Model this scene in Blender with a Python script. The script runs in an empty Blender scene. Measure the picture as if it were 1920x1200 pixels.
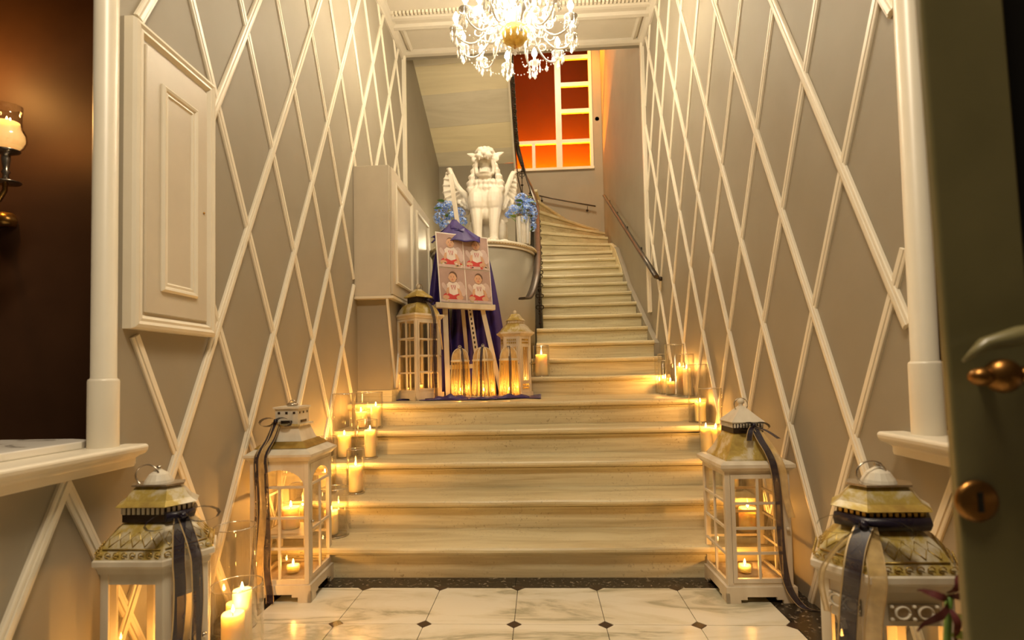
import bpy, bmesh, math, random
from mathutils import Vector, Matrix
PI=math.pi; sin=math.sin; cos=math.cos
SC=bpy.context.scene; COL=SC.collection
rnd=random.Random(7)
# ---------------------------------------------------------------- camera
FPX,CX,CY=1006.3,957.3,661.0
YAW,PITCH,ROLL,HC=-0.05471,0.03876,-0.02099,1.1036
cd=bpy.data.cameras.new('camera'); cam=bpy.data.objects.new('camera',cd); COL.objects.link(cam)
fw=Vector((sin(YAW)*cos(PITCH),cos(YAW)*cos(PITCH),sin(PITCH)))
r0=Vector((cos(YAW),-sin(YAW),0)); u0=r0.cross(fw)
rt=r0*cos(ROLL)+u0*sin(ROLL); up=u0*cos(ROLL)-r0*sin(ROLL)
m=Matrix((rt,up,-fw)).transposed().to_4x4(); m.translation=Vector((0,0,HC)); cam.matrix_world=m
cd.sensor_width=36; cd.lens=36*FPX/1920; cd.shift_x=(960-CX)/1920; cd.shift_y=(CY-600)/1920
cd.clip_start=.02; cd.clip_end=100
cd.dof.use_dof=True; cd.dof.focus_distance=4.0; cd.dof.aperture_fstop=2.8
SC.camera=cam
# ---------------------------------------------------------------- world, exposure
w=bpy.data.worlds.new('world'); SC.world=w; w.use_nodes=True
w.node_tree.nodes['Background'].inputs[0].default_value=(1,.72,.42,1)
w.node_tree.nodes['Background'].inputs[1].default_value=.012
SC.view_settings.view_transform='Standard'; SC.view_settings.look='None'
SC.view_settings.exposure=0.76; SC.view_settings.gamma=1; SC.view_settings.use_curve_mapping=False
SC.cycles.use_denoising=True; SC.cycles.sample_clamp_indirect=3; SC.cycles.sample_clamp_direct=60
SC.cycles.max_bounces=10; SC.cycles.transparent_max_bounces=40; SC.cycles.transmission_bounces=8
SC.cycles.caustics_reflective=False; SC.cycles.caustics_refractive=False
def light(name,kind,loc,energy,color,size=.3,rot=(0,0,0),sy=None,spot=None):
    d=bpy.data.lights.new(name,kind); d.energy=energy; d.color=color
    if kind=='AREA':
        d.size=size
        if sy: d.shape='RECTANGLE'; d.size_y=sy
    else: d.shadow_soft_size=size
    if spot: d.spot_size=spot; d.spot_blend=.8
    o=bpy.data.objects.new(name,d); o.location=loc; o.rotation_euler=rot; COL.objects.link(o); return o
WARM=(1,.74,.43)
light('entrance_fill','AREA',(-.1,.3,4.4),74,(1,.83,.60),.8)  # unseen fill added overhead to brighten the near walls and floor
light('stairwell_fill','AREA',(.35,7.2,8.05),105,(1,.84,.56),.7)  # added out of view to brighten the back wall and statue
light('soffit_fill','POINT',(-.9,7.4,2.9),16,(1,.82,.52),.12)  # added point light lifting the soffit from below, no real lamp here
light('amber_window_lamp','AREA',(.2,10.42,4.76),420,(1,.50,.03),2.4,(PI,0,0),.08)
light('amber_wall_lamp','SPOT',(.86,9.62,8.0),430,(1,.34,.0),.05,(0,math.radians(-14),0),spot=math.radians(46))
light('side_room_lamp','POINT',(-2.95,2.40,2.75),6.5,(1,.48,.12),.05)
light('right_room_lamp','POINT',(2.5,2.2,3.1),5,(1,.3,.08),.1)
# ---------------------------------------------------------------- materials
def newmat(n):
    m=bpy.data.materials.new(n); m.use_nodes=True; return m,m.node_tree.nodes,m.node_tree.links,m.node_tree.nodes['Principled BSDF']
def coords(N,L,scale=(1,1,1)):
    t=N.new('ShaderNodeTexCoord'); mp=N.new('ShaderNodeMapping'); mp.inputs['Scale'].default_value=scale
    L.new(t.outputs['Object'],mp.inputs['Vector']); return mp.outputs['Vector']
def noise(N,L,vec,scale,detail=4,rough=.55,dist=0):
    n=N.new('ShaderNodeTexNoise'); n.inputs['Scale'].default_value=scale; n.inputs['Detail'].default_value=detail
    n.inputs['Roughness'].default_value=rough; n.inputs['Distortion'].default_value=dist; L.new(vec,n.inputs['Vector']); return n.outputs['Fac']
def ramp(N,L,fac,stops):
    r=N.new('ShaderNodeValToRGB'); e=r.color_ramp.elements
    while len(e)<len(stops): e.new(.5)
    for k,(p,c) in enumerate(stops): e[k].position=p; e[k].color=(*c,1)
    L.new(fac,r.inputs['Fac']); return r.outputs['Color']
def bump(N,L,B,fac,s,d=.002):
    b=N.new('ShaderNodeBump'); b.inputs['Strength'].default_value=s; b.inputs['Distance'].default_value=d
    L.new(fac,b.inputs['Height']); L.new(b.outputs['Normal'],B.inputs['Normal'])
def mat(n,c1,c2=None,scale=6,rough=.5,metal=0,vs=(1,1,1),lo=.35,hi=.65,bs=.1,bscale=None,spec=.5,sss=0,emit=None,est=0,detail=4,coat=0):
    m,N,L,B=newmat(n)
    v=coords(N,L,vs); f=noise(N,L,v,scale,detail)
    c2=c2 or tuple(x*.92 for x in c1)
    L.new(ramp(N,L,f,[(lo,c1),(hi,c2)]),B.inputs['Base Color'])
    B.inputs['Roughness'].default_value=rough; B.inputs['Metallic'].default_value=metal
    B.inputs['Specular IOR Level'].default_value=spec; B.inputs['Coat Weight'].default_value=coat
    if sss:
        B.inputs['Subsurface Weight'].default_value=sss; B.inputs['Subsurface Radius'].default_value=(1,.85,.65); B.inputs['Subsurface Scale'].default_value=.05
    if bs: bump(N,L,B,noise(N,L,v,bscale or scale*8,3),bs)
    if emit: B.inputs['Emission Color'].default_value=(*emit,1); B.inputs['Emission Strength'].default_value=est
    return m
M={}
M['wall']=mat('taupe_paint',(.305,.268,.203),(.285,.25,.187),3,.6,bs=.06,bscale=60)
M['trim']=mat('cream_gloss_paint',(.80,.735,.60),(.76,.695,.56),4,.35,bs=.05,bscale=50)
M['ceil']=mat('cream_ceiling_paint',(.62,.56,.45),None,3,.6,bs=.03)
M['darkwall']=mat('dark_brown_wall',(.11,.05,.022),(.08,.035,.016),2,.55,bs=.05)
M['black']=mat('black_paint',(.006,.005,.004),None,5,.4)
M['white']=mat('whitewashed_wood',(.72,.66,.54),(.56,.48,.36),7,.55,vs=(1,1,.25),bs=.2,bscale=70)
M['cab']=mat('cream_cabinet_paint',(.62,.55,.43),None,4,.4,bs=.02)
M['iron']=mat('dark_wrought_iron',(.055,.038,.026),(.03,.02,.014),20,.45,.6,bs=.2)
M['rail']=mat('bronze_handrail',(.085,.068,.052),(.06,.047,.036),12,.35,.4)
M['brass']=mat('aged_brass',(.62,.36,.10),(.4,.2,.05),14,.3,.9)
M['goldbowl']=mat('polished_gold_glass',(.95,.70,.18),(.8,.5,.1),40,.3,.6,bs=.4,bscale=50)
M['vase']=mat('bright_fluted_silver',(.88,.86,.80),None,16,.22,.65)
M['silver']=mat('tarnished_silver',(.62,.56,.47),(.4,.33,.25),16,.25,.9)
M['statue']=mat('white_plaster',(.84,.78,.67),(.78,.71,.59),9,.5,bs=.1,bscale=60)
M['wax']=mat('ivory_wax',(.93,.80,.55),(.9,.74,.47),8,.45,sss=1,bs=.03)
M['satin']=mat('indigo_satin',(.038,.022,.15),(.06,.036,.22),6,.3,bs=.05,spec=.6)
M['board']=mat('white_board',(.86,.82,.78),None,4,.5,bs=0)
M['sand']=mat('pale_sand',(.72,.58,.38),(.6,.45,.27),60,.9,bs=.5,bscale=200)
M['gold']=mat('gold_leaf_relief',(.60,.43,.13),(.42,.28,.07),20,.35,.75,bs=.3,bscale=90)
M['wicker']=mat('gold_cord',(.80,.62,.28),None,20,.4,.2)
M['leafg']=mat('green_leaf',(.10,.22,.035),(.2,.34,.06),12,.5)
M['petal']=mat('blue_petal',(.10,.24,.78),(.26,.45,.92),30,.6,bs=0)
M['petal2']=mat('pale_blue_petal',(.40,.60,.95),(.70,.80,.95),30,.6,bs=0)
M['rubber']=mat('dark_soil',(.03,.02,.012),None,30,.9)
M['pot']=mat('terracotta',(.3,.13,.06),None,12,.8)
M['wick']=mat('charred_wick',(.02,.015,.01),None,30,.9)
M['darkbrass']=mat('dark_door_brass',(.34,.16,.04),(.2,.09,.02),14,.35,.9)
M['doorp']=mat('dark_olive_door_paint',(.20,.17,.075),(.15,.13,.055),3,.35,bs=.04)
M['redleaf']=mat('dark_red_petal',(.10,.02,.02),(.16,.03,.03),20,.6)
M['yleaf']=mat('yellow_green_leaf',(.42,.46,.10),(.3,.38,.08),20,.6)
def marble(n,base,base2,vein,vscale,vs,lo,hi,rough,bs=.1,pits=False,vp=None):
    m,N,L,B=newmat(n); v=coords(N,L,vs)
    if vp:  # separate slabs share one mesh: read the stone in world space so each differs
        g=N.new('ShaderNodeNewGeometry'); L.new(g.outputs['Position'],v.node.inputs['Vector'])
    f=noise(N,L,v,vscale,8,.6,.8); c=ramp(N,L,f,[(0,base),(lo,base),(hi,base2),(1,vein)] if not vp else [(0,base),(lo,base),(hi,base2),(vp,vein),(vp+.05,base2),(1,base)])
    if pits:
        p=noise(N,L,coords(N,L),55,3,.7); q=noise(N,L,coords(N,L),3,3)
        mx=N.new('ShaderNodeMix'); mx.data_type='RGBA'; mx.inputs['B'].default_value=(*vein,1)
        mm=N.new('ShaderNodeMath'); mm.operation='MULTIPLY'
        a=N.new('ShaderNodeMapRange'); a.inputs['From Min'].default_value=.58; a.inputs['From Max'].default_value=.72; L.new(p,a.inputs['Value'])
        b=N.new('ShaderNodeMapRange'); b.inputs['From Min'].default_value=.4; b.inputs['From Max'].default_value=.65; L.new(q,b.inputs['Value'])
        L.new(a.outputs[0],mm.inputs[0]); L.new(b.outputs[0],mm.inputs[1]); L.new(mm.outputs[0],mx.inputs['Factor']); L.new(c,mx.inputs['A']); c=mx.outputs['Result']
    L.new(c,B.inputs['Base Color']); B.inputs['Roughness'].default_value=rough
    bump(N,L,B,noise(N,L,coords(N,L),25,6,.6),bs,.004); return m
M['step']=marble('worn_cream_marble',(.70,.63,.42),(.55,.47,.28),(.25,.18,.09),2.6,(.45,3,9),.40,.62,.42,.35,True)
M['tile']=marble('white_floor_marble',(.84,.80,.68),(.74,.69,.54),(.46,.43,.31),1.3,(.8,3.2,1),.46,.54,.16,.03,vp=.585)
M['soffit']=marble('grey_cream_marble',(.66,.60,.46),(.52,.46,.33),(.3,.25,.17),1.5,(.5,4,4),.4,.7,.45,.1)
M['soffit2']=marble('yellow_cream_marble',(.78,.69,.46),(.66,.57,.37),(.36,.3,.2),1.2,(.5,4,4),.4,.7,.45,.1)
M['ledge']=marble('white_ledge_marble',(.80,.77,.70),(.72,.68,.6),(.3,.28,.25),3,(2,2,2),.5,.56,.25,.03,vp=.60)
def darkmarble():
    m,N,L,B=newmat('black_marble'); v=coords(N,L)
    f=noise(N,L,v,38,4,.7,.5); L.new(ramp(N,L,f,[(0,(.014,.010,.007)),(.57,(.03,.022,.015)),(.68,(.35,.30,.22)),(1,(.5,.45,.35))]),B.inputs['Base Color'])
    B.inputs['Roughness'].default_value=.22; return m
M['dark']=darkmarble()
M['cabochon']=mat('brown_black_marble',(.06,.034,.022),(.035,.02,.014),14,.25,bs=.02)
def glassmat(n,tint,f0=.04,fr=1.0,rough=.02,glow=0):
    m,N,L,B=newmat(n); N.remove(B); out=N['Material Output']
    t=N.new('ShaderNodeBsdfTransparent'); t.inputs[0].default_value=(*tint,1)
    g=N.new('ShaderNodeBsdfGlossy'); g.inputs['Roughness'].default_value=rough; g.inputs['Color'].default_value=(1,1,1,1)
    fz=N.new('ShaderNodeLayerWeight'); pw_=N.new('ShaderNodeMath'); pw_.operation='POWER'; pw_.inputs[1].default_value=3.0; L.new(fz.outputs['Facing'],pw_.inputs[0])
    mu=N.new('ShaderNodeMath'); mu.operation='MULTIPLY_ADD'; mu.inputs[1].default_value=fr; mu.inputs[2].default_value=f0-.01
    mu.use_clamp=True; L.new(pw_.outputs[0],mu.inputs[0])
    
    if glow:
        tr=N.new('ShaderNodeBsdfTranslucent'); tr.inputs[0].default_value=(*tint,1); m2=N.new('ShaderNodeMixShader'); m2.inputs[0].default_value=glow
        L.new(t.outputs[0],m2.inputs[1]); L.new(tr.outputs[0],m2.inputs[2]); t=m2
    mx=N.new('ShaderNodeMixShader'); L.new(mu.outputs[0],mx.inputs[0]); L.new(t.outputs[0],mx.inputs[1]); L.new(g.outputs[0],mx.inputs[2]); L.new(mx.outputs[0],out.inputs['Surface']); return m
M['glass']=glassmat('clear_glass',(.975,.97,.95),.05,1.0)
M['rim']=glassmat('glass_rim',(.9,.88,.82),.60,.6,.12)
M['pane']=glassmat('window_glass',(.97,.96,.92),.035,.5)
M['amberpane']=glassmat('amber_glass',(.9,.62,.30),.012,.02,.6)
M['goldpane']=glassmat('golden_textured_glass',(.98,.84,.45),.12,.8,.2,.22)
def sheer(n,c,a):
    m,N,L,B=newmat(n); B.inputs['Base Color'].default_value=(*c,1); B.inputs['Roughness'].default_value=.35
    B.inputs['Alpha'].default_value=a
    v=coords(N,L); f=noise(N,L,v,25,3); L.new(ramp(N,L,f,[(.3,c),(.7,tuple(min(1,x*1.6+.01) for x in c))]),B.inputs['Base Color']); return m
M['ribbon']=sheer('dark_navy_organza',(.010,.006,.018),.84)
M['ribgold']=sheer('gold_organza',(.60,.42,.18),.55)
M['ribedge']=mat('gold_ribbon_edge',(.55,.40,.20),None,30,.4,.3)
def crystal():
    m,N,L,B=newmat('cut_crystal'); B.inputs['Base Color'].default_value=(1,.97,.9,1); B.inputs['Roughness'].default_value=.06
    B.inputs['Transmission Weight'].default_value=.35; B.inputs['IOR'].default_value=1.5
    v=coords(N,L); f=noise(N,L,v,60,2); L.new(ramp(N,L,f,[(.4,(1,.98,.93)),(.6,(.95,.9,.8))]),B.inputs['Base Color']); return m
M['crystal']=crystal()
def emit(n,c,s):
    m,N,L,B=newmat(n); N.remove(B); e=N.new('ShaderNodeEmission'); e.inputs[0].default_value=(*c,1); e.inputs[1].default_value=s
    L.new(e.outputs[0],N['Material Output'].inputs['Surface']); return m
M['flame']=emit('candle_flame',(1,.46,.10),800)
M['bulb']=emit('lit_bulb',(1,.85,.62),205)
M['sconce_glow']=mat('glowing_wax',(.95,.78,.5),None,8,.4,sss=1,emit=(1,.5,.14),est=.55)
def wornroof():
    m,N,L,B=newmat('worn_white_gold_metal'); v=coords(N,L)
    f=noise(N,L,v,7,5,.65,.4); L.new(ramp(N,L,f,[(.36,(.72,.66,.54)),(.46,(.62,.54,.36)),(.53,(.50,.37,.09)),(.68,(.34,.23,.06))]),B.inputs['Base Color'])
    B.inputs['Roughness'].default_value=.42; B.inputs['Metallic'].default_value=.25; bump(N,L,B,noise(N,L,v,60,3),.3,.003); return m
M['roof']=wornroof()
for n,c in dict(pk_bg=(.50,.35,.31),pk_skin=(.72,.44,.29),pk_hair=(.16,.09,.06),pk_shirt=(.86,.78,.74),pk_red=(.66,.07,.07),pk_mark=(.62,.12,.16),pk_wing=(.68,.54,.52),pk_food=(.55,.45,.18),pk_dark=(.10,.06,.05)).items():
    M[n]=mat('print_'+{'bg':'pinkish_grey','skin':'skin','hair':'brown_hair','shirt':'white_shirt','red':'red','mark':'rose','wing':'pale_pink','food':'olive','dark':'dark'}[n[3:]],c,tuple(x*.85 for x in c),9,.35,bs=0)
# ---------------------------------------------------------------- mesh helpers
class MB:
    def __init__(s): s.v=[]; s.f=[]; s.mi=[]; s.sm=[]
    def add(s,vs,fs,m=0,smooth=False):
        b=len(s.v); s.v+= [tuple(v) for v in vs]
        for f in fs: s.f.append([b+i for i in f]); s.mi.append(m); s.sm.append(smooth)
        return s
    def box(s,x0,y0,z0,x1,y1,z1,m=0):
        return s.add([(x0,y0,z0),(x1,y0,z0),(x1,y1,z0),(x0,y1,z0),(x0,y0,z1),(x1,y0,z1),(x1,y1,z1),(x0,y1,z1)],
            [(0,3,2,1),(4,5,6,7),(0,1,5,4),(1,2,6,5),(2,3,7,6),(3,0,4,7)],m)
    def obox(s,A,B,u0,u1,z0,z1,t0,t1,m=0):
        # box along horizontal segment A->B, u from 0..len, t = depth to the left of AB
        d=Vector((B[0]-A[0],B[1]-A[1])); l=d.length; d/=l; n=Vector((-d.y,d.x))
        P=lambda u,t,z:(A[0]+d.x*u+n.x*t,A[1]+d.y*u+n.y*t,z)
        return s.add([P(u0,t0,z0),P(u1,t0,z0),P(u1,t1,z0),P(u0,t1,z0),P(u0,t0,z1),P(u1,t0,z1),P(u1,t1,z1),P(u0,t1,z1)],
            [(0,3,2,1),(4,5,6,7),(0,1,5,4),(1,2,6,5),(2,3,7,6),(3,0,4,7)],m)
    def loft(s,rings,m=0,smooth=False,close=True,caps=True):
        n=len(rings[0]); vs=[p for r in rings for p in r]; fs=[]
        for k in range(len(rings)-1):
            for i in range(n if close else n-1):
                j=(i+1)%n; fs.append((k*n+i,k*n+j,(k+1)*n+j,(k+1)*n+i))
        s.add(vs,fs,m,smooth)
        if caps and close:
            b=len(s.v)-len(vs)
            s.f.append([b+i for i in range(n)][::-1]); s.mi.append(m); s.sm.append(False)
            s.f.append([b+(len(rings)-1)*n+i for i in range(n)]); s.mi.append(m); s.sm.append(False)
        return s
    def prism(s,poly,z0,z1,m=0): return s.loft([[(x,y,z0) for x,y in poly],[(x,y,z1) for x,y in poly]],m)
    def prof(s,pts,axis,a0,a1,m=0,smooth=False):
        # closed 2D profile extruded: axis 'x': pts are (y,z)
        f={'x':lambda a,p:(a,p[0],p[1]),'y':lambda a,p:(p[0],a,p[1]),'z':lambda a,p:(p[0],p[1],a)}[axis]
        return s.loft([[f(a0,p) for p in pts],[f(a1,p) for p in pts]],m,smooth)
    def lathe(s,pr,c=(0,0,0),n=16,m=0,smooth=True,caps=False):
        return s.loft([[(c[0]+r*cos(2*PI*i/n),c[1]+r*sin(2*PI*i/n),c[2]+z) for i in range(n)] for r,z in pr],m,smooth,True,caps)
    def tube(s,pts,r,n=6,m=0,caps=True,flat=1):
        P=[Vector(p) for p in pts]; rings=[]; pu=None
        for k,p in enumerate(P):
            t=(P[min(k+1,len(P)-1)]-P[max(k-1,0)])
            if t.length<1e-9: t=Vector((0,0,1))
            t.normalize()
            if pu is None: pu=Vector((0,0,1)) if abs(t.z)<.9 else Vector((1,0,0))
            a=t.cross(pu)
            if a.length<1e-6: a=t.cross(Vector((0,1,0)))
            a.normalize(); b=a.cross(t).normalized(); pu=b
            rr=r[k] if isinstance(r,(list,tuple)) else r
            rings.append([tuple(p+a*rr*cos(2*PI*i/n)+b*rr*flat*sin(2*PI*i/n)) for i in range(n)])
        return s.loft(rings,m,True,True,caps)
    def ball(s,c,r,n=10,m=0,k=6):
        if not isinstance(r,(tuple,list)): r=(r,r,r)
        return s.loft([[(c[0]+r[0]*sin(PI*(j+.02)/(k+.04))*cos(2*PI*i/n),c[1]+r[1]*sin(PI*(j+.02)/(k+.04))*sin(2*PI*i/n),c[2]-r[2]*cos(PI*j/k)) for i in range(n)] for j in range(k+1)],m,True)
    def torus(s,c,R,r,ax='z',n=20,k=6,m=0,a0=0,a1=2*PI,sq=1):
        pts=[]
        for i in range(n+1):
            a=a0+(a1-a0)*i/n; u,v=R*cos(a),R*sin(a)*sq
            pts.append({'z':(c[0]+u,c[1]+v,c[2]),'y':(c[0]+u,c[1],c[2]+v),'x':(c[0],c[1]+u,c[2]+v)}[ax])
        return s.tube(pts,r,k,m)
    def strip(s,pts,w,side,m=0,th=.0):
        # ribbon band: centreline pts, width w (or list), side vector (or list)
        vs=[];fs=[]
        for k,p in enumerate(pts):
            sd=Vector(side[k] if isinstance(side,list) else side).normalized(); ww=w[k] if isinstance(w,list) else w
            p=Vector(p); vs+=[tuple(p-sd*ww/2),tuple(p+sd*ww/2)]
        for k in range(len(pts)-1): fs.append((2*k,2*k+1,2*k+3,2*k+2))
        return s.add(vs,fs,m,True)
    def quad(s,a,b,c,d,m=0): return s.add([a,b,c,d],[(0,1,2,3)],m)
    def build(s,name,mats,parent=None,loc=None,rot=None):
        me=bpy.data.meshes.new(name); me.from_pydata(s.v,[],s.f)
        for x in (mats if isinstance(mats,(list,tuple)) else [mats]): me.materials.append(M[x] if isinstance(x,str) else x)
        me.polygons.foreach_set('material_index',s.mi); me.polygons.foreach_set('use_smooth',s.sm); me.update()
        o=bpy.data.objects.new(name,me); COL.objects.link(o)
        if parent: o.parent=parent
        if loc: o.location=loc
        if rot: o.rotation_euler=rot
        return o
def bevel(o,w=.003,seg=1):
    b=o.modifiers.new('bevel','BEVEL'); b.width=w; b.segments=seg; b.limit_method='ANGLE'; return o
def tag(o,label=None,cat=None,group=None,kind=None):
    if label: o['label']=label
    if cat: o['category']=cat
    if group: o['group']=group
    if kind: o['kind']=kind
    return o
def thing(name,label,cat,loc=(0,0,0),rz=0,group=None):
    o=bpy.data.objects.new(name,None); o.empty_display_size=.05; COL.objects.link(o); o.location=loc; o.rotation_euler=(0,0,rz)
    return tag(o,label,cat,group)
def copy_tree(o,parent=None):
    c=o.copy(); COL.objects.link(c)
    if parent: c.parent=parent
    for ch in list(o.children): copy_tree(ch,c)
    return c
def struct(o): o['kind']='structure'; return o
# ================================================================ SETTING
WL,WR=-1.52,1.25
R_,T_,D0=.1777,.3128,2.9406
YE=6.07; ZC=4.86
# ---- floor
fl=struct(MB().box(-3.2,-1.2,-.12,2.9,3.1,-.012).build('floor','dark'))
def tile(cx,cy,m='tile'):
    h=.1985; c=.0335
    oct_=[(-h+c,-h),(h-c,-h),(h,-h+c),(h,h-c),(h-c,h),(-h+c,h),(-h,h-c),(-h,-h+c)]
    return oct_
tm=MB(); tm.prism(tile(0,0),-.0125,0); tm=tm.build('tile','tile',fl)
cb=MB().prism([(0,-.0325),(.0325,0),(0,.0325),(-.0325,0)],-.0125,-.0003).build('inset','cabochon',fl)
first=True; firstc=True
for j in range(-7,1):
    for i in range(6):
        x=-1.341+.4*i+.2; y=2.402+.4*j+.2
        o=tm if first else tm.copy()
        if not first: COL.objects.link(o)
        first=False; o.location=(x,y,rnd.uniform(-.0006,.0004))
for j in range(-7,2):
    for i in range(7):
        o=cb if firstc else cb.copy()
        if not firstc: COL.objects.link(o)
        firstc=False; o.location=(-1.341+.4*i,2.402+.4*j,0)
# border slabs
for x0,y0,x1,y1 in [(WL,2.8045,-.157,D0+.02),(-.154,2.8045,WR,D0+.02),(WL,-1.1,-1.345,1.2),(WL,1.203,-1.345,2.80),(1.063,-1.1,WR,.9),(1.063,.903,WR,2.80)]:
    MB().box(x0,y0,-.0125,x1,y1,-.0004).build('border_slab','dark',fl)
# ---- walls
UPL=[(2.0467,-2.5687),(2.003,.778),(2.003,-.3022),(2.003,-1.3824),(2.0056,-3.5464),(1.9903,-4.5622),(1.9574,-5.5085),(1.927,-6.4499),(2.003,-7.9182)]
DNL=[(-2.003,1.905),(-2.003,2.9852),(-2.003,4.0623),(-2.003,5.1349),(-2.003,6.2631),(-2.003,7.3136),(-2.0069,8.3836),(-2.003,9.4447),(-2.003,10.5343),(-2.003,11.6387),(-2.003,12.7275),(-2.003,13.854),(-2.003,14.9443),(-2.003,16.0856)]
UPR=[(1.9649,3.03),(1.9649,1.93),(1.9649,.8331),(1.9649,-.2699),(1.9649,-1.3728),(1.9649,-2.46),(1.9679,-3.5594),(1.9565,-4.62),(1.9563,-5.6814),(2.0,-6.92),(1.9649,-7.9383),(1.9649,-9.0046)]
DNR=[(-1.9649,1.8932),(-1.9649,2.9961),(-1.9649,4.099),(-1.9649,5.1942),(-1.9649,6.2822),(-1.9649,7.3478),(-1.99,8.50),(-1.9649,9.5675),(-2.01,10.83),(-1.9649,11.7224),(-1.99,12.97),(-1.9649,13.9121),(-1.9649,14.8929),(-1.9649,15.8497),(-1.9649,17.2)]
def inside(y,z,rects): return any(a<=y<=b and c<=z<=d for a,b,c,d in rects)
def strips(side,X,ups,dns,allowed,blocked,parent,seed):
    W=.044
    for fam,lst in (('u',ups),('d',dns)):
        h=.019 if fam=='u' else .014
        for a,c in lst:
            runs=[];cur=None;N=900
            for k in range(N+1):
                y=-.6+7.0*k/N; z=a*y+c
                ok=inside(y,z,allowed) and not inside(y,z,blocked)
                if ok: cur=[y,y] if cur is None else [cur[0],y]
                elif cur: runs.append(cur); cur=None
            if cur: runs.append(cur)
            for y0,y1 in runs:
                if y1-y0<.02: continue
                d=Vector((1,a)).normalized(); n=Vector((-d.y,d.x)); rings=[]
                prof=[(-W/2,0),(-W/2,h*.55),(-W*.42,h*.75),(-W*.24,h*.8),(-W*.2,h*.6),(-W*.16,h),(W*.16,h),(W*.2,h*.6),(W*.24,h*.8),(W*.42,h*.75),(W/2,h*.55),(W/2,0)]
                for y in (y0,y1):
                    z=a*y+c; rings.append([(X+side*q,y+n.x*p,z+n.y*p) for p,q in prof])
                MB().loft(rings).build('diagonal_moulding','trim',parent)
LO=1.808
wl=MB()
wl.box(WL-.03,LO,-.05,WL,YE,ZC); wl.box(WL-.03,-.6,-.05,WL,LO,.80); wl.box(WL-.03,-.6,3.6,WL,LO,ZC)
wl=struct(wl.build('wall_left','wall'))
strips(1,WL,UPL,DNL,[(LO+.055,6.03,.0,ZC-.02),(-.6,LO+.055,0,.80)],[(1.865,2.38,1.288,2.485),(4.31,5.95,1.765,2.86),(4.38,5.98,.0,1.77)],wl,1)
wr=MB()
RO=1.838
wr.box(WR,RO,-.05,WR+.03,YE,ZC); wr.box(WR,-.6,-.05,WR+.03,RO,.80); wr.box(WR,-.6,3.6,WR+.03,RO,ZC)
wr=struct(wr.build('wall_right','wall'))
strips(-1,WR,UPR,DNR,[(RO+.04,6.0,.0,ZC-.02),(-.6,RO+.04,0,.80)],[(5.0,6.2,0,1.15)],wr,2)
# vertical end trims at the stair opening
struct(MB().box(WL,YE-.07,.9,WL+.03,YE+.012,ZC).box(WL+.03,YE-.055,.9,WL+.038,YE-.01,ZC).build('trim_1','trim'))
struct(MB().box(WR-.03,YE-.075,1.75,WR,YE+.012,ZC).box(WR-.038,YE-.06,1.75,WR-.03,YE-.01,ZC).build('trim_2','trim'))
# corner posts beside the side openings
for nm,x,y,sx in (('trim_3',WL,LO,1),('trim_4',WR,RO,-1)):
    o=MB(); n=20
    o.lathe([(.040,1.115),(.040,1.117),(.0385,1.12),(.0385,4.0)],(x-sx*.01,y-.005,0),n)
    o.lathe([(.047,.862),(.047,1.105),(.045,1.112),(.038,1.116)],(x-sx*.01,y-.005,0),n)
    struct(o.build(nm,'trim'))
# sills
def sill(nm,sx,x,yend):
    pr=[(-.02,.795),(.035,.795),(.038,.825),(.055,.835),(.075,.842),(.085,.852),(.088,.868),(.08,.876),(-.18,.876),(-.18,.795)]
    o=MB(); pts=[(x+sx*a,b) for a,b in pr]
    if sx<0: pts=pts[::-1]
    o.prof(pts,'y',-.6,yend); o.box(min(x,x+sx*.03),yend-.01,.80,max(x,x+sx*.03),yend+.012,.872)
    o=struct(o.build(nm,'trim')); bevel(o,.003); return o
sill('trim_5',1,WL,1.895); sill('trim_6',-1,WR,1.945)
# ---- dark side rooms
rl=MB(); rl.box(-4.2,-.7,-.1,-1.68,2.75,-.02); rl.box(-4.2,2.70,-.1,-1.68,2.85,3.7); rl.box(-4.35,-.7,-.1,-4.2,2.8,3.7); rl.box(-4.2,-.7,3.6,-1.68,2.8,3.7)
struct(rl.build('wall_side_room_left','darkwall'))
rr=MB(); rr.box(1.41,2.5,-.1,3.6,2.6,3.7); rr.box(3.6,-.7,-.1,3.7,2.6,3.7); rr.box(1.41,-.7,3.6,3.6,2.6,3.7); rr.box(1.41,-.7,-.1,3.6,2.6,-.02)
struct(rr.build('wall_side_room_right','darkwall'))
# ---- ceiling
ce=MB(); ce.box(WL-.16,-.6,ZC,WR+.16,YE,ZC+.12); ce=struct(ce.build('ceiling','ceil'))
o=MB()
o.prof([(5.38,ZC),(5.38,ZC-.02),(5.40,ZC-.03),(5.43,ZC-.035),(5.45,ZC-.02),(5.50,ZC-.02),(5.52,ZC-.045),(5.56,ZC-.05),(5.58,ZC)],'x',WL,WR)
o.prof([(5.98,ZC),(5.98,ZC-.03),(6.01,ZC-.045),(6.06,ZC-.045),(6.075,ZC-.01),(6.075,ZC)],'x',WL,WR)
for sx,X in ((1,WL),(-1,WR)):
    pr=[(X,ZC-.10),(X+sx*.018,ZC-.10),(X+sx*.022,ZC-.06),(X+sx*.05,ZC-.03),(X+sx*.07,ZC-.02),(X+sx*.07,ZC),(X,ZC)]
    if sx>0: pr=pr[::-1]
    o.prof(pr,'y',-.6,YE)
    pr=[(X+sx*.09,ZC),(X+sx*.09,ZC-.02),(X+sx*.12,ZC-.03),(X+sx*.14,ZC)]
    o.prof(pr,'y',5.56,6.0)
struct(o.build('trim_7','ceil'))
dn=MB().box(-.012,-.02,-.03,.012,.02,0).build('dentil','trim',ce)
k=0; x=WL+.08
while x<WR-.06:
    o=dn if k==0 else dn.copy()
    if k: COL.objects.link(o)
    o.location=(x,5.34,ZC); x+=.040; k+=1
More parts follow.
